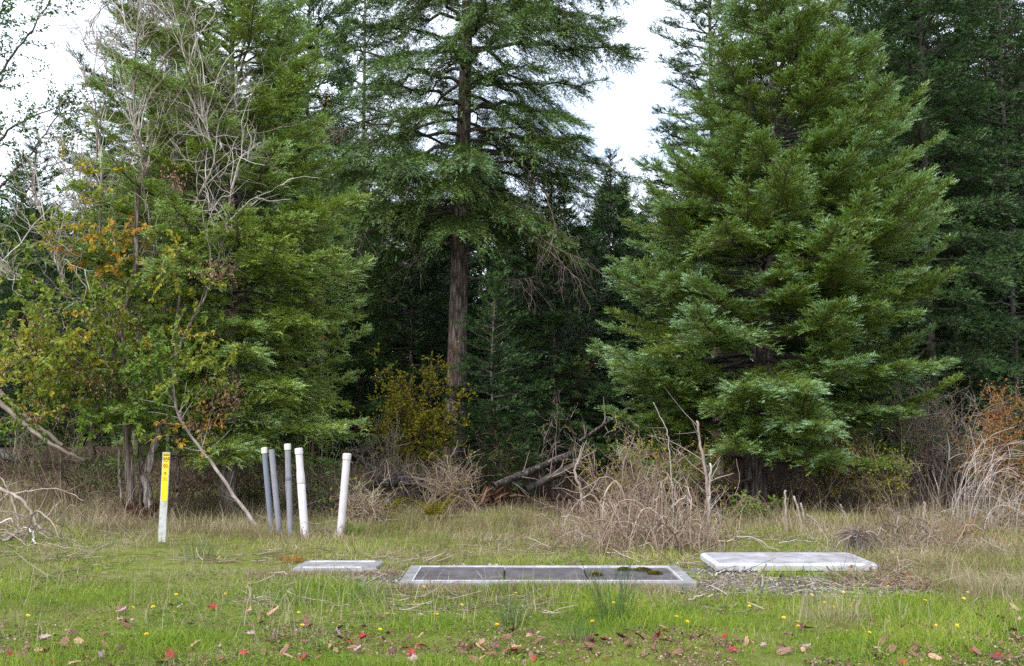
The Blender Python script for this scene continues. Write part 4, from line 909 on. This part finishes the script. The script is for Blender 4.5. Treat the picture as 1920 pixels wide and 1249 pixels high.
def bent_stems():
    rng = np.random.default_rng(203); b = gpt(1815, 1000); n = 64; t = thing('bent_stems', 'clump of pale grey bent over stems at the right before the rust bush', 'dead stems', b); mb = MB()
    S = b+np.stack([rng.normal(.05, .22, n), rng.normal(0, .15, n), np.zeros(n)], 1)
    P = walk(rng, S, np.stack([rng.normal(.05, .16, n), rng.normal(-.1, .16, n), np.ones(n)], 1), rng.uniform(.7, 2.1, n), 18, .035, 0.0)
    q = np.linspace(0, 1, 18)[None]; reach = rng.uniform(.1, .75, n)[:, None]; P[:, :, 0] += reach*q**2.6; P[:, :, 2] -= (reach*1.35)*q**3.2
    P[:, :, 2] = np.maximum(P[:, :, 2], ground_z(P[:, :, 0], P[:, :, 1])+.01)
    tubes(mb, P, np.outer(rng.uniform(.0025, .006, n), np.linspace(1, .45, 18)), 5, np.clip(rng.normal(.52, .2, n), 0, 1))
    S, T, _, _ = pick(rng, P, 80, .4, 1); Q = walk(rng, S, sideways(rng, T, .5), rng.uniform(.15, .5, 80), 6, .1, -.08); tubes(mb, Q, np.outer(np.full(80, .003), np.linspace(1, .5, 6)), 3, .8, False)
    mb.build('stems', M['dead_wood'], t, origin=b)
bent_stems()
bramble_heap('fallen_brush', 'heap of pale broken branches on dry grass at the lower left edge', -90, 120, 955, 1045, 26, 204, 'dead_wood', 1.5, .38, .009, .8, 'dead branches')
def root_mound():
    rng = np.random.default_rng(205); b = gpt(1618, 1038); t = thing('rootlet_mound', 'small dome of dry grey rootlets with a dark core for the shade of its hollow behind the pale slab', 'root mound', b)
    mb = MB(); a = np.linspace(0, 2*np.pi, 25)[:-1]; rings = []
    for e in np.linspace(0, 1.45, 8): rings.append(np.stack([np.cos(a)*.17*np.cos(e), .16+np.sin(a)*.13*np.cos(e), np.full(24, .22*np.sin(e)-.02)], 1))
    V = np.concatenate(rings)+rng.normal(0, .012, (192, 3)); i = np.arange(192).reshape(8, 24); mb.add(V+b, None, np.stack([i[:-1], np.roll(i[:-1], -1, 1), np.roll(i[1:], -1, 1), i[1:]], -1).reshape(-1, 4), 0); mb.build('shade_core', M['limb'], t, origin=b)  # dark solid core stands in for the shade inside the hollow
    mb = MB(); n = 170; a = rng.uniform(0, 6.28, n); S = b+np.stack([np.cos(a)*.04, .14+np.sin(a)*.04, np.full(n, .24)], 1)+rng.normal(0, .02, (n, 3))
    k = ~((np.sin(a) < -.6) & (rng.random(n) < .85)); S, a = S[k], a[k]; n = len(S)
    P = walk(rng, S, np.stack([np.cos(a), np.sin(a), rng.normal(.35, .15, n)], 1), rng.uniform(.22, .48, n), 10, .16, -.22); P[:, :, 2] = np.maximum(P[:, :, 2], ground_z(P[:, :, 0], P[:, :, 1])+.004)
    tubes(mb, P, np.outer(rng.lognormal(-6.0, .5, n), np.linspace(1, .5, 10)), 4, np.clip(rng.normal(.28, .2, n), 0, 1)); mb.build('rootlets', M['dead_wood'], t, origin=b)
root_mound()
bramble_heap('dry_heap', 'low heap of dry brown stems between marker post and pale trunks', 180, 300, 930, 985, 120, 206, tone=.3, r=.004)
bramble_heap('briar_bank', 'low bank of dry reddish briars at the right behind the pale slab', 1660, 1800, 950, 1030, 160, 207, 'twig', 1.0, .5, .004, .6)
bramble_heap('cut_stubble', 'patch of dry brown cut stems before the right front of the pale slab', 1590, 1740, 1060, 1105, 150, 208, tone=.30, r=.003, depth=.3)

# ------------------------------------------------------------------ poles, stakes, logs
def pole(name, label, pts, Y, ra, rb, tone, seed, cat, side=0, mat='dead_wood', n=26, sl=.5, group=None, sides=8):
    rng = np.random.default_rng(seed); P = px_path(pts, Y, n, rng, .006); b = P[0].copy()
    t = thing(name, label, cat, b, group); mb = MB(); tubes(mb, P, np.linspace(ra, rb, n)*(1+rng.normal(0, .04, n)), sides, tone); mb.build('stem', M[mat], t, smooth=True, origin=b)
    if side:
        mb = MB(); S, T, _, _ = pick(rng, P[None], side, .15, .95); Q = walk(rng, S, sideways(rng, T, 1.0), rng.uniform(.4, 1.2, side)*sl, 7, .09, .01); tubes(mb, Q, np.outer(rng.uniform(.14, .32, side)*min(ra, .03), np.linspace(1, .3, 7)), 5, np.clip(tone+rng.normal(.1, .15, side), 0, 1))
        mb.build('side_twigs', M[mat], t, origin=b)
    return t
pole('leaning_pole', 'thin dead pole leaning from the pale trunks down towards the pipes', [(495, 1003), (440, 930), (395, 865), (340, 790), (326, 740), (322, 680)], 14.9, .030, .014, .6, 301, 'dead branch', 22, sl=.65)
pole('windfall_tree', 'upper of two bleached fallen trunks slanting in from the left edge', [(118, 835), (60, 790), (0, 735), (-60, 660), (-120, 560)], 16.6, .03, .05, .42, 302, 'windfall', 8)
pole('windfall_tree', 'lower of two bleached fallen trunks slanting in from the left edge', [(158, 863), (95, 832), (40, 790), (0, 755), (-80, 700)], 16.3, .022, .05, .45, 303, 'windfall', 6)
pole('fallen_branch', 'forked white branch lying at the lower left edge', [(95, 1005), (70, 985), (52, 950), (20, 925), (-30, 905)], 12.9, .014, .024, .55, 304, 'dead branch', 9, sl=.7)
pole('fallen_branch', 'thin white stick crossing the dry grass at far left', [(-20, 880), (8, 905), (30, 960), (36, 1000)], 13.4, .009, .011, .6, 305, 'dead branch', 4)
pole('fallen_branch', 'long thin curved stick above the dry grass left of the pale trunks', [(10, 928), (60, 920), (110, 918), (160, 940)], 14.0, .008, .005, .6, 306, 'dead branch', 3)
pole('cut_sapling', 'tall cut sapling with broken twigs standing in the bramble heap', [(1325, 1012), (1326, 940), (1322, 880), (1312, 830), (1308, 790)], 13.2, .024, .015, .5, 307, 'sapling', 12, sl=.7)
pole('cut_sapling', 'thin cut stem beside the tall cut sapling', [(1328, 1012), (1330, 930), (1333, 870)], 13.1, .016, .012, .65, 308, 'sapling', 5, sl=.4)
pole('cut_sapling', 'forked dead stem at the left end of the bramble heap', [(1095, 960), (1088, 920), (1078, 880), (1092, 850)], 14.0, .024, .014, .5, 309, 'sapling', 14, sl=.45)
pole('bare_rod', 'slender leaf tipped rod rising above the bramble heap', [(1262, 960), (1258, 880), (1250, 810), (1225, 755)], 14.5, .010, .005, .6, 310, 'sapling', 8, sl=.4)
for k, (pts, lab) in enumerate([([(1475, 990), (1473, 950), (1472, 918)], 'upright sawn stake, leftmost behind the pale slab'), ([(1508, 996), (1500, 970), (1490, 930)], 'curved sawn stake beside the upright stake behind the pale slab'),
                     ([(1510, 996), (1508, 975), (1501, 944)], 'short sawn stake forking from the curved stake'), ([(1585, 972), (1580, 955), (1576, 946)], 'tiny stake stub in the grass below the leggy shrub'),
                     ([(1730, 1000), (1733, 960), (1735, 940)], 'brown stake right of the rootlet mound'), ([(1552, 1022), (1535, 985), (1514, 965)], 'thin pale stick propped behind the pale slab')]):
    pole('cut_stake', lab, pts, 15.0 if k < 4 else 13.6, .019-.008*(k in (3, 5)), .015-.006*(k in (3, 5)), .5, 320+k, 'stake', 0, n=10)
pole('broken_stick', 'broken stick poking up in front of the pale slab', [(1400, 1118), (1415, 1090), (1437, 1058)], 9.6, .011, .009, .35, 330, 'stick', 0, n=10)
pole('broken_stick', 'dark dry stalk before the middle of the pale slab', [(1562, 1120), (1566, 1095), (1550, 1062)], 9.9, .010, .007, .12, 331, 'stick', 2, n=10)
pole('broken_stick', 'short stalk under the right corner of the pale slab', [(1645, 1085), (1638, 1075), (1632, 1062)], 10.6, .012, .010, .25, 332, 'stick', 0, n=8)
for k, (u, v, du, dv, lab) in enumerate([(1250, 1062, 70, -6, 'pale twig lying behind the right end of the vault'), (1290, 1125, 65, -10, 'grey twig on the gravel right of the vault'), (1460, 1027, 55, -5, 'pair of pale twigs behind the pale slab'), (500, 1078, 55, 3, 'curved twig before the cracked slab'), (1340, 1085, 30, -18, 'small pale twig beside the corner of the pale slab')]):
    p = gpt(u, v); q = gpt(u+du, v+dv); rng = np.random.default_rng(340+k); P = np.linspace(p, q, 10); P[:, 2] = ground_z(P[:, 0], P[:, 1])+.018+.01*np.sin(np.linspace(0, 3, 10)); P[1:-1] += rng.normal(0, .008, (8, 3)); mb = MB(); tubes(mb, P, np.linspace(.009, .004, 10), 6, .7)
    tag(mb.build('fallen_twig', M['dead_wood'], origin=p), lab, 'twig')

def log(name, label, u0, v0, u1, v1, Y0, Y1, r, mat, seed, knobs=6):
    rng = np.random.default_rng(seed); a, b = at(u0, v0, Y0), at(u1, v1, Y1); n = 26; P = np.linspace(a, b, n)+rng.normal(0, r*.06, (n, 3))
    t = thing(name, label, 'log', (a+b)/2); mb = MB(); trunkr = r*(1+rng.normal(0, .06, n))
    tubes(mb, P, trunkr, 14, .4); mb.build('trunk', M[mat], t, smooth=True, origin=(a+b)/2)
    mb = MB(); S, T, _, _ = pick(rng, P[None], knobs, .1, .9); Q = walk(rng, S, sideways(rng, T, 1.3)+[0, 0, .4], rng.uniform(.2, .7, knobs), 5, .1); tubes(mb, Q, np.outer(rng.uniform(.01, .02, knobs), [1, .9, .7, .5, .3]), 6, .5); mb.build('branch_stub', M['dead_wood'], t, origin=(a+b)/2)
log('mossy_log', 'grey barked fallen log slanting up out of the brush behind the bramble heap', 925, 912, 1075, 850, 18.8, 20.6, .07, 'bark_dark', 351)
log('dark_log', 'dark broken log lying under the grey barked fallen log', 985, 918, 1090, 868, 19.6, 20.4, .085, 'limb', 352)
log('high_log', 'thin fallen trunk propped in the shade above the bramble heap', 1085, 828, 1175, 768, 21.6, 22.5, .035, 'bark_dark', 353, 10)
log('far_log', 'low dark log lying in shade behind the tall grey pipe', 700, 905, 790, 900, 18.4, 18.8, .10, 'bark_dark', 354)
log('shadow_log', 'dark pile log in the shade at the far left edge', -60, 840, 45, 860, 19, 18.4, .10, 'bark_dark', 355)
def rotten_log():
    rng = np.random.default_rng(356); a, b = gpt(805, 968), gpt(945, 945); c = (a+b)/2; t = thing('rotten_log', 'crumbling red brown rotten log in the grass behind the vault', 'log', c)
    mb = MB(); n = 170; q = rng.random(n); S = a+(b-a)*q[:, None]+rng.normal(0, .09, (n, 3))*[1, 1, .2]; S[:, 2] = ground_z(S[:, 0], S[:, 1])+rng.uniform(-.02, .16, n)*(.4+q)
    D = unit((b-a)+rng.normal(0, .35, (n, 3))*np.linalg.norm(b-a)+[0, 0, .1]); P = walk(rng, S, D, rng.uniform(.12, .5, n), 5, .12, -.04); P[:, :, 2] = np.maximum(P[:, :, 2], ground_z(P[:, :, 0], P[:, :, 1])+.01)
    tubes(mb, P, np.outer(rng.uniform(.012, .04, n), [.7, 1, .9, .7, .2]), 5, rng.uniform(0, 1, n)); mb.build('rotten_wood', bpy.data.materials['rotten_wood'], t, origin=c)
    mb = MB(); n = 26; a_ = rng.uniform(0, 6.28, n); S = np.stack([b[0]-.12+np.cos(a_)*.16, b[1]+np.sin(a_)*.14, np.full(n, b[2]+.02)], 1); P = walk(rng, S, np.stack([np.cos(a_)*.15, np.sin(a_)*.15, np.ones(n)], 1), rng.uniform(.2, .42, n), 5, .1)
    tubes(mb, P, np.outer(rng.uniform(.03, .05, n), [1, 1, .9, .7, .25]), 6, rng.uniform(0, .55, n)); mb.build('stump_end', bpy.data.materials['rotten_wood'], t, origin=c)
rotten_log()

# ------------------------------------------------------------------ low plants
def tussock(name, label, u, v, h, n, seed, mat, tone, spread=.12, lean=.5, w=.004, cat='plant', group=None):
    rng = np.random.default_rng(seed); b = gpt(u, v); mb = MB(); a = rng.uniform(0, 6.28, n); r = spread*np.sqrt(rng.random(n))
    S = np.stack([b[0]+np.cos(a)*r, b[1]+np.sin(a)*r, np.full(n, b[2]-.01)], 1)
    P = walk(rng, S, np.stack([np.cos(a)*lean*rng.random(n), np.sin(a)*lean*rng.random(n), np.ones(n)], 1), h*rng.uniform(.4, 1, n), 7, .06, -.03); tubes(mb, P, np.outer(rng.uniform(.6, 1.2, n)*w/2, np.linspace(1, .35, 7)), 4, np.clip(rng.normal(tone, .15, n), 0, 1), False)
    S2, T, _, _ = pick(rng, P, n*2, .3, 1); P2 = walk(rng, S2, sideways(rng, T, .35), rng.uniform(.06, .2, n*2)*h*1.6, 4, .08); tubes(mb, P2, np.outer(np.full(n*2, w*.3), [1, .9, .7, .4]), 3, np.clip(rng.normal(tone, .15, n*2), 0, 1), False)
    return tag(mb.build(name, M[mat], origin=b), label, cat, group)
M['broom'] = tone_mat('green_broom_stems', [(0, (.025, .055, .018)), (.6, (.055, .10, .030)), (1, (.10, .16, .05))], .6, .3)
tussock('broom_plant', 'dark green rush like broom plant before the right part of the vault', 1150, 1160, .62, 60, 401, 'broom', .5, .13, .55)
tussock('broom_plant', 'smaller green broom sprig in the front grass right of centre', 1085, 1205, .26, 34, 402, 'broom', .6, .10, .7)
tussock('broom_plant', 'low green broom tuft left of the dark green broom', 965, 1165, .30, 50, 403, 'broom', .5, .13, .8)
tussock('broom_plant', 'small broom tuft in front of the left end of the vault', 700, 1130, .22, 40, 404, 'broom', .6, .12, .7)
tussock('broom_plant', 'dusky green tuft in the grass right of the marker post', 375, 1050, .30, 50, 405, 'broom', .5, .16, .6)
tussock('dry_tussock', 'tawny grass tussock behind the rotten log', 840, 940, .50, 130, 406, 'dry_grass', .45, .28, .6, .005)
tussock('dry_tussock', 'tawny tussock spilling left of the big bramble heap', 1000, 985, .42, 140, 407, 'dry_grass', .42, .30, .8, .005)
tussock('dry_tussock', 'tall pale grass tuft at far left beyond the broken branches', 95, 950, .50, 150, 408, 'dry_grass', .6, .40, .5, .005)
tussock('dry_tussock', 'dry grass tuft between the two groups of pipes', 606, 1005, .34, 60, 409, 'dry_grass', .6, .14, .6)
tussock('dry_tussock', 'dry tuft at the foot of the slate pipe', 480, 1010, .36, 60, 410, 'dry_grass', .55, .2, .6)
tussock('green_tussock', 'bright green grass tuft at the foot of the leaning white pipe', 655, 1005, .22, 90, 411, 'grass', .15, .12, .7, .006)
tussock('dry_tussock', 'dry grey tussock in the right front grass', 1560, 1165, .30, 90, 412, 'dry_grass', .65, .22, .8)
tussock('dry_tussock', 'tall dry tussock in the grass at the right edge', 1860, 1115, .36, 120, 413, 'dry_grass', .65, .3, .6)
tussock('root_clod', 'brown clod of roots at the left front corner of the pale slab', 1378, 1072, .10, 120, 430, 'twig', .15, .16, 1.6, .006, 'root clod')
tussock('root_clod', 'small brown root clod before the pale slab left of its middle', 1440, 1070, .07, 60, 431, 'twig', .2, .08, 1.6, .005, 'root clod')
tussock('orange_sprig', 'small rust orange sprig at the left end of the cracked slab', 548, 1056, .12, 60, 432, 'rleaf', .35, .12, 1.2, .012)
def fern(label, u, v, Y, size, seed):
    rng = np.random.default_rng(seed); b = at(u, v, Y); b[2] = gz(b[0], Y); t = MB()
    for k in range(9):
        a = rng.uniform(0, 6.28); P = walk(rng, b[None], np.array([[math.cos(a)*.6, math.sin(a)*.6, 1.]]), np.array([size*rng.uniform(.7, 1)]), 14, .03, -.09)[0]; T = unit(np.gradient(P, axis=0))
        tubes(t, P, np.linspace(.004, .001, 14), 3, .5, False); S = unit(np.cross(T, [0, 0, 1.]))
        for sg in (-1, 1): leaves(t, np.repeat(P[3:], 2, 0), np.repeat(unit(S*sg+T*.35)[3:], 2, 0), np.tile([0, 0, 1.], (22, 1)), np.repeat(size*.22*(1-np.linspace(.15, .95, 11)), 2), np.full(22, .03), rng.uniform(.35, .6, 22))
    tag(t.build('fern', M['yleaf'], origin=b), label, 'fern')
fern('yellowing bracken fern beside the tawny tussock behind the rotten log', 815, 935, 16.2, .75, 420)
fern('small bracken fern in shade behind the plain white pipe', 730, 925, 17.0, .6, 421)

# ------------------------------------------------------------------ yellow flowers and fallen leaves
M['petal'] = mottled('yellow_petals', (.80, .52, .004), (.86, .62, .01), 30, .5)
def flower_proto():
    t = thing('yellow_flower', 'small yellow dandelion like flower on a thin stem in the grass', 'flower', (0, 0, 0), 'yellow flowers in the grass')
    mb = MB(); tubes(mb, spline([(0, 0, -.02), (.004, 0, .06), (0, .003, .125)], 6), np.full(6, .0015), 4, .4, False); mb.build('stem', M['grass'], t)
    rng = np.random.default_rng(7); mb = MB(); n = 34; a = np.arange(n)*2.399; e = np.linspace(.1, 1.1, n); D = np.stack([np.cos(a)*np.cos(e), np.sin(a)*np.cos(e), np.sin(e)], 1)
    leaves(mb, np.tile([0, .003, .122], (n, 1)), D, unit(np.array([0, 0, 1.])+rng.normal(0, .1, (n, 3))), np.linspace(.022, .012, n), np.full(n, .007), .5, .1); mb.build('flower_head', M['petal'], t)
    return t
fp = flower_proto()
FL = [(50, 1164), (292, 1154), (319, 1155), (331, 1124), (240, 1149), (277, 1199), (426, 1125), (562, 1151), (567, 1184), (414, 1049), (107, 998), (463, 1106), (786, 1107), (968, 1116), (822, 1158), (932, 1181), (711, 1188), (862, 1140), (1147, 1133), (1176, 1134), (1265, 1164),
      (1113, 1172), (1405, 1138), (1517, 1119), (1582, 1115), (1557, 1142), (1592, 1137), (1547, 1128), (1671, 1106), (1731, 1134), (1813, 1114), (1803, 1128), (1470, 1165), (1488, 1172), (1498, 1177), (1754, 1177), (1793, 1179), (1629, 1195), (1285, 1176)]
rng = np.random.default_rng(9)
for k, (u, v) in enumerate(FL):
    o = fp if k == 0 else copy_tree(fp)
    p = gpt(u, v+9); o.location = p; s = rng.uniform(.8, 1.2); o.scale = (s*.8, s*.8, s*rng.uniform(.45, .8)); o.rotation_euler = (rng.uniform(.1, .5), rng.normal(0, .2), rng.uniform(-.6, .6))

def leaf_mat(name, a, b, rough=.5):
    return mottled(name, a, b, 22, rough, .3, .7, 0, .4)
LM = {'crimson maple leaf': leaf_mat('crimson_leaf', (.22, .010, .014), (.40, .030, .036)), 'dark plum maple leaf': leaf_mat('plum_leaf', (.075, .018, .03), (.17, .05, .06)),
      'pale mauve maple leaf': leaf_mat('mauve_leaf', (.26, .16, .17), (.46, .34, .35), .45), 'brown curled leaf': leaf_mat('brown_leaf', (.10, .045, .025), (.24, .12, .07)), 'tan dry leaf': leaf_mat('tan_leaf', (.30, .16, .085), (.46, .29, .18))}
def leaf_mesh(kind, seed, mat):
    rng = np.random.default_rng(seed)
    if 'maple' in kind:
        tips = [(0, 1.0), (.33, .42), (.72, .92), (1.08, .40), (1.75, .66), (2.25, .34), (2.85, .30)]
        pts = [(math.sin(a)*r, math.cos(a)*r) for a, r in tips]+[(0, -.12)]+[(-math.sin(a)*r, math.cos(a)*r) for a, r in tips[:0:-1]]
        fine = []
        for i in range(len(pts)):
            p, q = np.array(pts[i]), np.array(pts[(i+1) % len(pts)]); fine += [p, (p*.55+q*.45)+rng.normal(0, .035, 2), p*.3+q*.7]
        P = np.array(fine)
    else:
        a = np.linspace(0, 2*np.pi, 25)[:-1]; P = np.stack([np.sin(a)*.38*(1-.25*np.cos(a)), np.cos(a)*.95], 1)+rng.normal(0, .03, (24, 2))
    k = len(P); rings = [P*f for f in (1, .62, .28)]; V2 = np.concatenate(rings+[[[0, 0]]])
    ca, cb = rng.uniform(-.9, .9), rng.uniform(.3, 1.1)
    z = cb*.35*V2[:, 0]**2+ca*.25*V2[:, 1]**2+.10*rng.normal(size=len(V2))*np.hypot(*V2.T)
    V = np.c_[V2, z]; V[:, 2] -= V[:, 2].min(); F4 = [(r*k+i, r*k+(i+1) % k, (r+1)*k+(i+1) % k, (r+1)*k+i) for r in (0, 1) for i in range(k)]; F3 = [(2*k+i, 2*k+(i+1) % k, 3*k) for i in range(k)]
    mb = MB(); mb.add(V*.055, F3, F4, .5); tubes(mb, np.array([(0, 0, V[-1, 2]), (.02, -.55, V[-1, 2]+.05), (.08, -1.0, V[-1, 2]+.02)])*.055, np.array([.0016, .0013, .0012]), 4, .5)
    return mb.mesh('fallen_leaf', mat, True)
def fallen_leaves():
    rng = np.random.default_rng(17); kinds = list(LM); protos = {k: [leaf_mesh(k, 70+7*i+j, LM[k]) for j in range(4)] for i, k in enumerate(kinds)}
    lab = {'crimson maple leaf': 'crimson maple leaf fallen on the front grass', 'dark plum maple leaf': 'dark plum coloured maple leaf fallen on the grass', 'pale mauve maple leaf': 'pale mauve maple leaf lying underside up on the grass', 'brown curled leaf': 'brown curled dead leaf lying in the grass', 'tan dry leaf': 'tan dry dead leaf lying in the grass'}
    spots = [(402, 1150, 0, 1.35), (322, 1232, 0, 1.5), (715, 1163, 1, 1.2), (1236, 1207, 0, 1.25), (683, 1206, 0, 1.2), (775, 1237, 0, 1.3), (1250, 1195, 0, .8), (355, 1180, 2, 1.1), (495, 1175, 1, 1.3), (235, 1172, 4, 1.3), (575, 1180, 3, 1.3), (1478, 1210, 3, 1.2), (1715, 1240, 3, 1.3), (1880, 1168, 3, 1), (1890, 1155, 1, 1)]
    while len(spots) < 285:
        v = 1258-rng.gamma(1.9, 24); u = rng.uniform(-40, 1960); p = on_z(u, min(v, 1280))
        if v < 1100 or v > 1252: continue
        if noise(p[0], p[1], .6, 61)*.6+noise(p[0], p[1], .25, 62)*.4 < rng.uniform(.22, .66) : continue
        if 900 < u < 1900 and v < 1165 and rng.random() < .8: continue
        spots.append((u, v, rng.choice(5, p=[.08, .27, .14, .35, .16]), rng.uniform(.6, 1.15)))
    for u, v, ki, s in spots:
        k = kinds[int(ki)]; p = gpt(u, v); o = bpy.data.objects.new('fallen_leaf', protos[k][rng.integers(0, 4)]); C.objects.link(o)
        o.location = (p[0], p[1], p[2]+rng.uniform(.012, .042)); o.scale = (s,)*3; o.rotation_euler = (rng.normal(0, .45), rng.normal(0, .45), rng.uniform(0, 6.28)); tag(o, lab[k], 'leaf', k.replace('leaf', 'leaves').strip()+' on the grass')
    mb = MB(); x, y = scatter(rng, 34000, 5.7, 9.8, 3.0); k = (noise(x, y, .6, 61)*.6+noise(x, y, .25, 62)*.4 > .45) & (rng.random(len(x)) < 1.15-sstep(6.4, 9.2, y)); x, y = x[k], y[k]; n = len(x)
    a = rng.uniform(0, 6.28, n); leaves(mb, np.stack([x, y, ground_z(x, y)+rng.uniform(.005, .03, n)], 1), unit(np.stack([np.cos(a), np.sin(a), rng.normal(0, .3, n)], 1)), unit(rng.normal(0, .4, (n, 3))+[0, 0, 1.]), rng.uniform(.01, .035, n), rng.uniform(.006, .02, n), rng.random(n))
    tag(mb.build('leaf_crumbs', tone_mat('leaf_crumbs', [(0, (.08, .03, .03)), (.5, (.20, .10, .07)), (1, (.38, .26, .22))], .7, .2)), 'crumbled bits of brown and plum leaves strewn through the front grass', 'leaf litter', kind='stuff')
fallen_leaves()
bpy.context.view_layer.update()
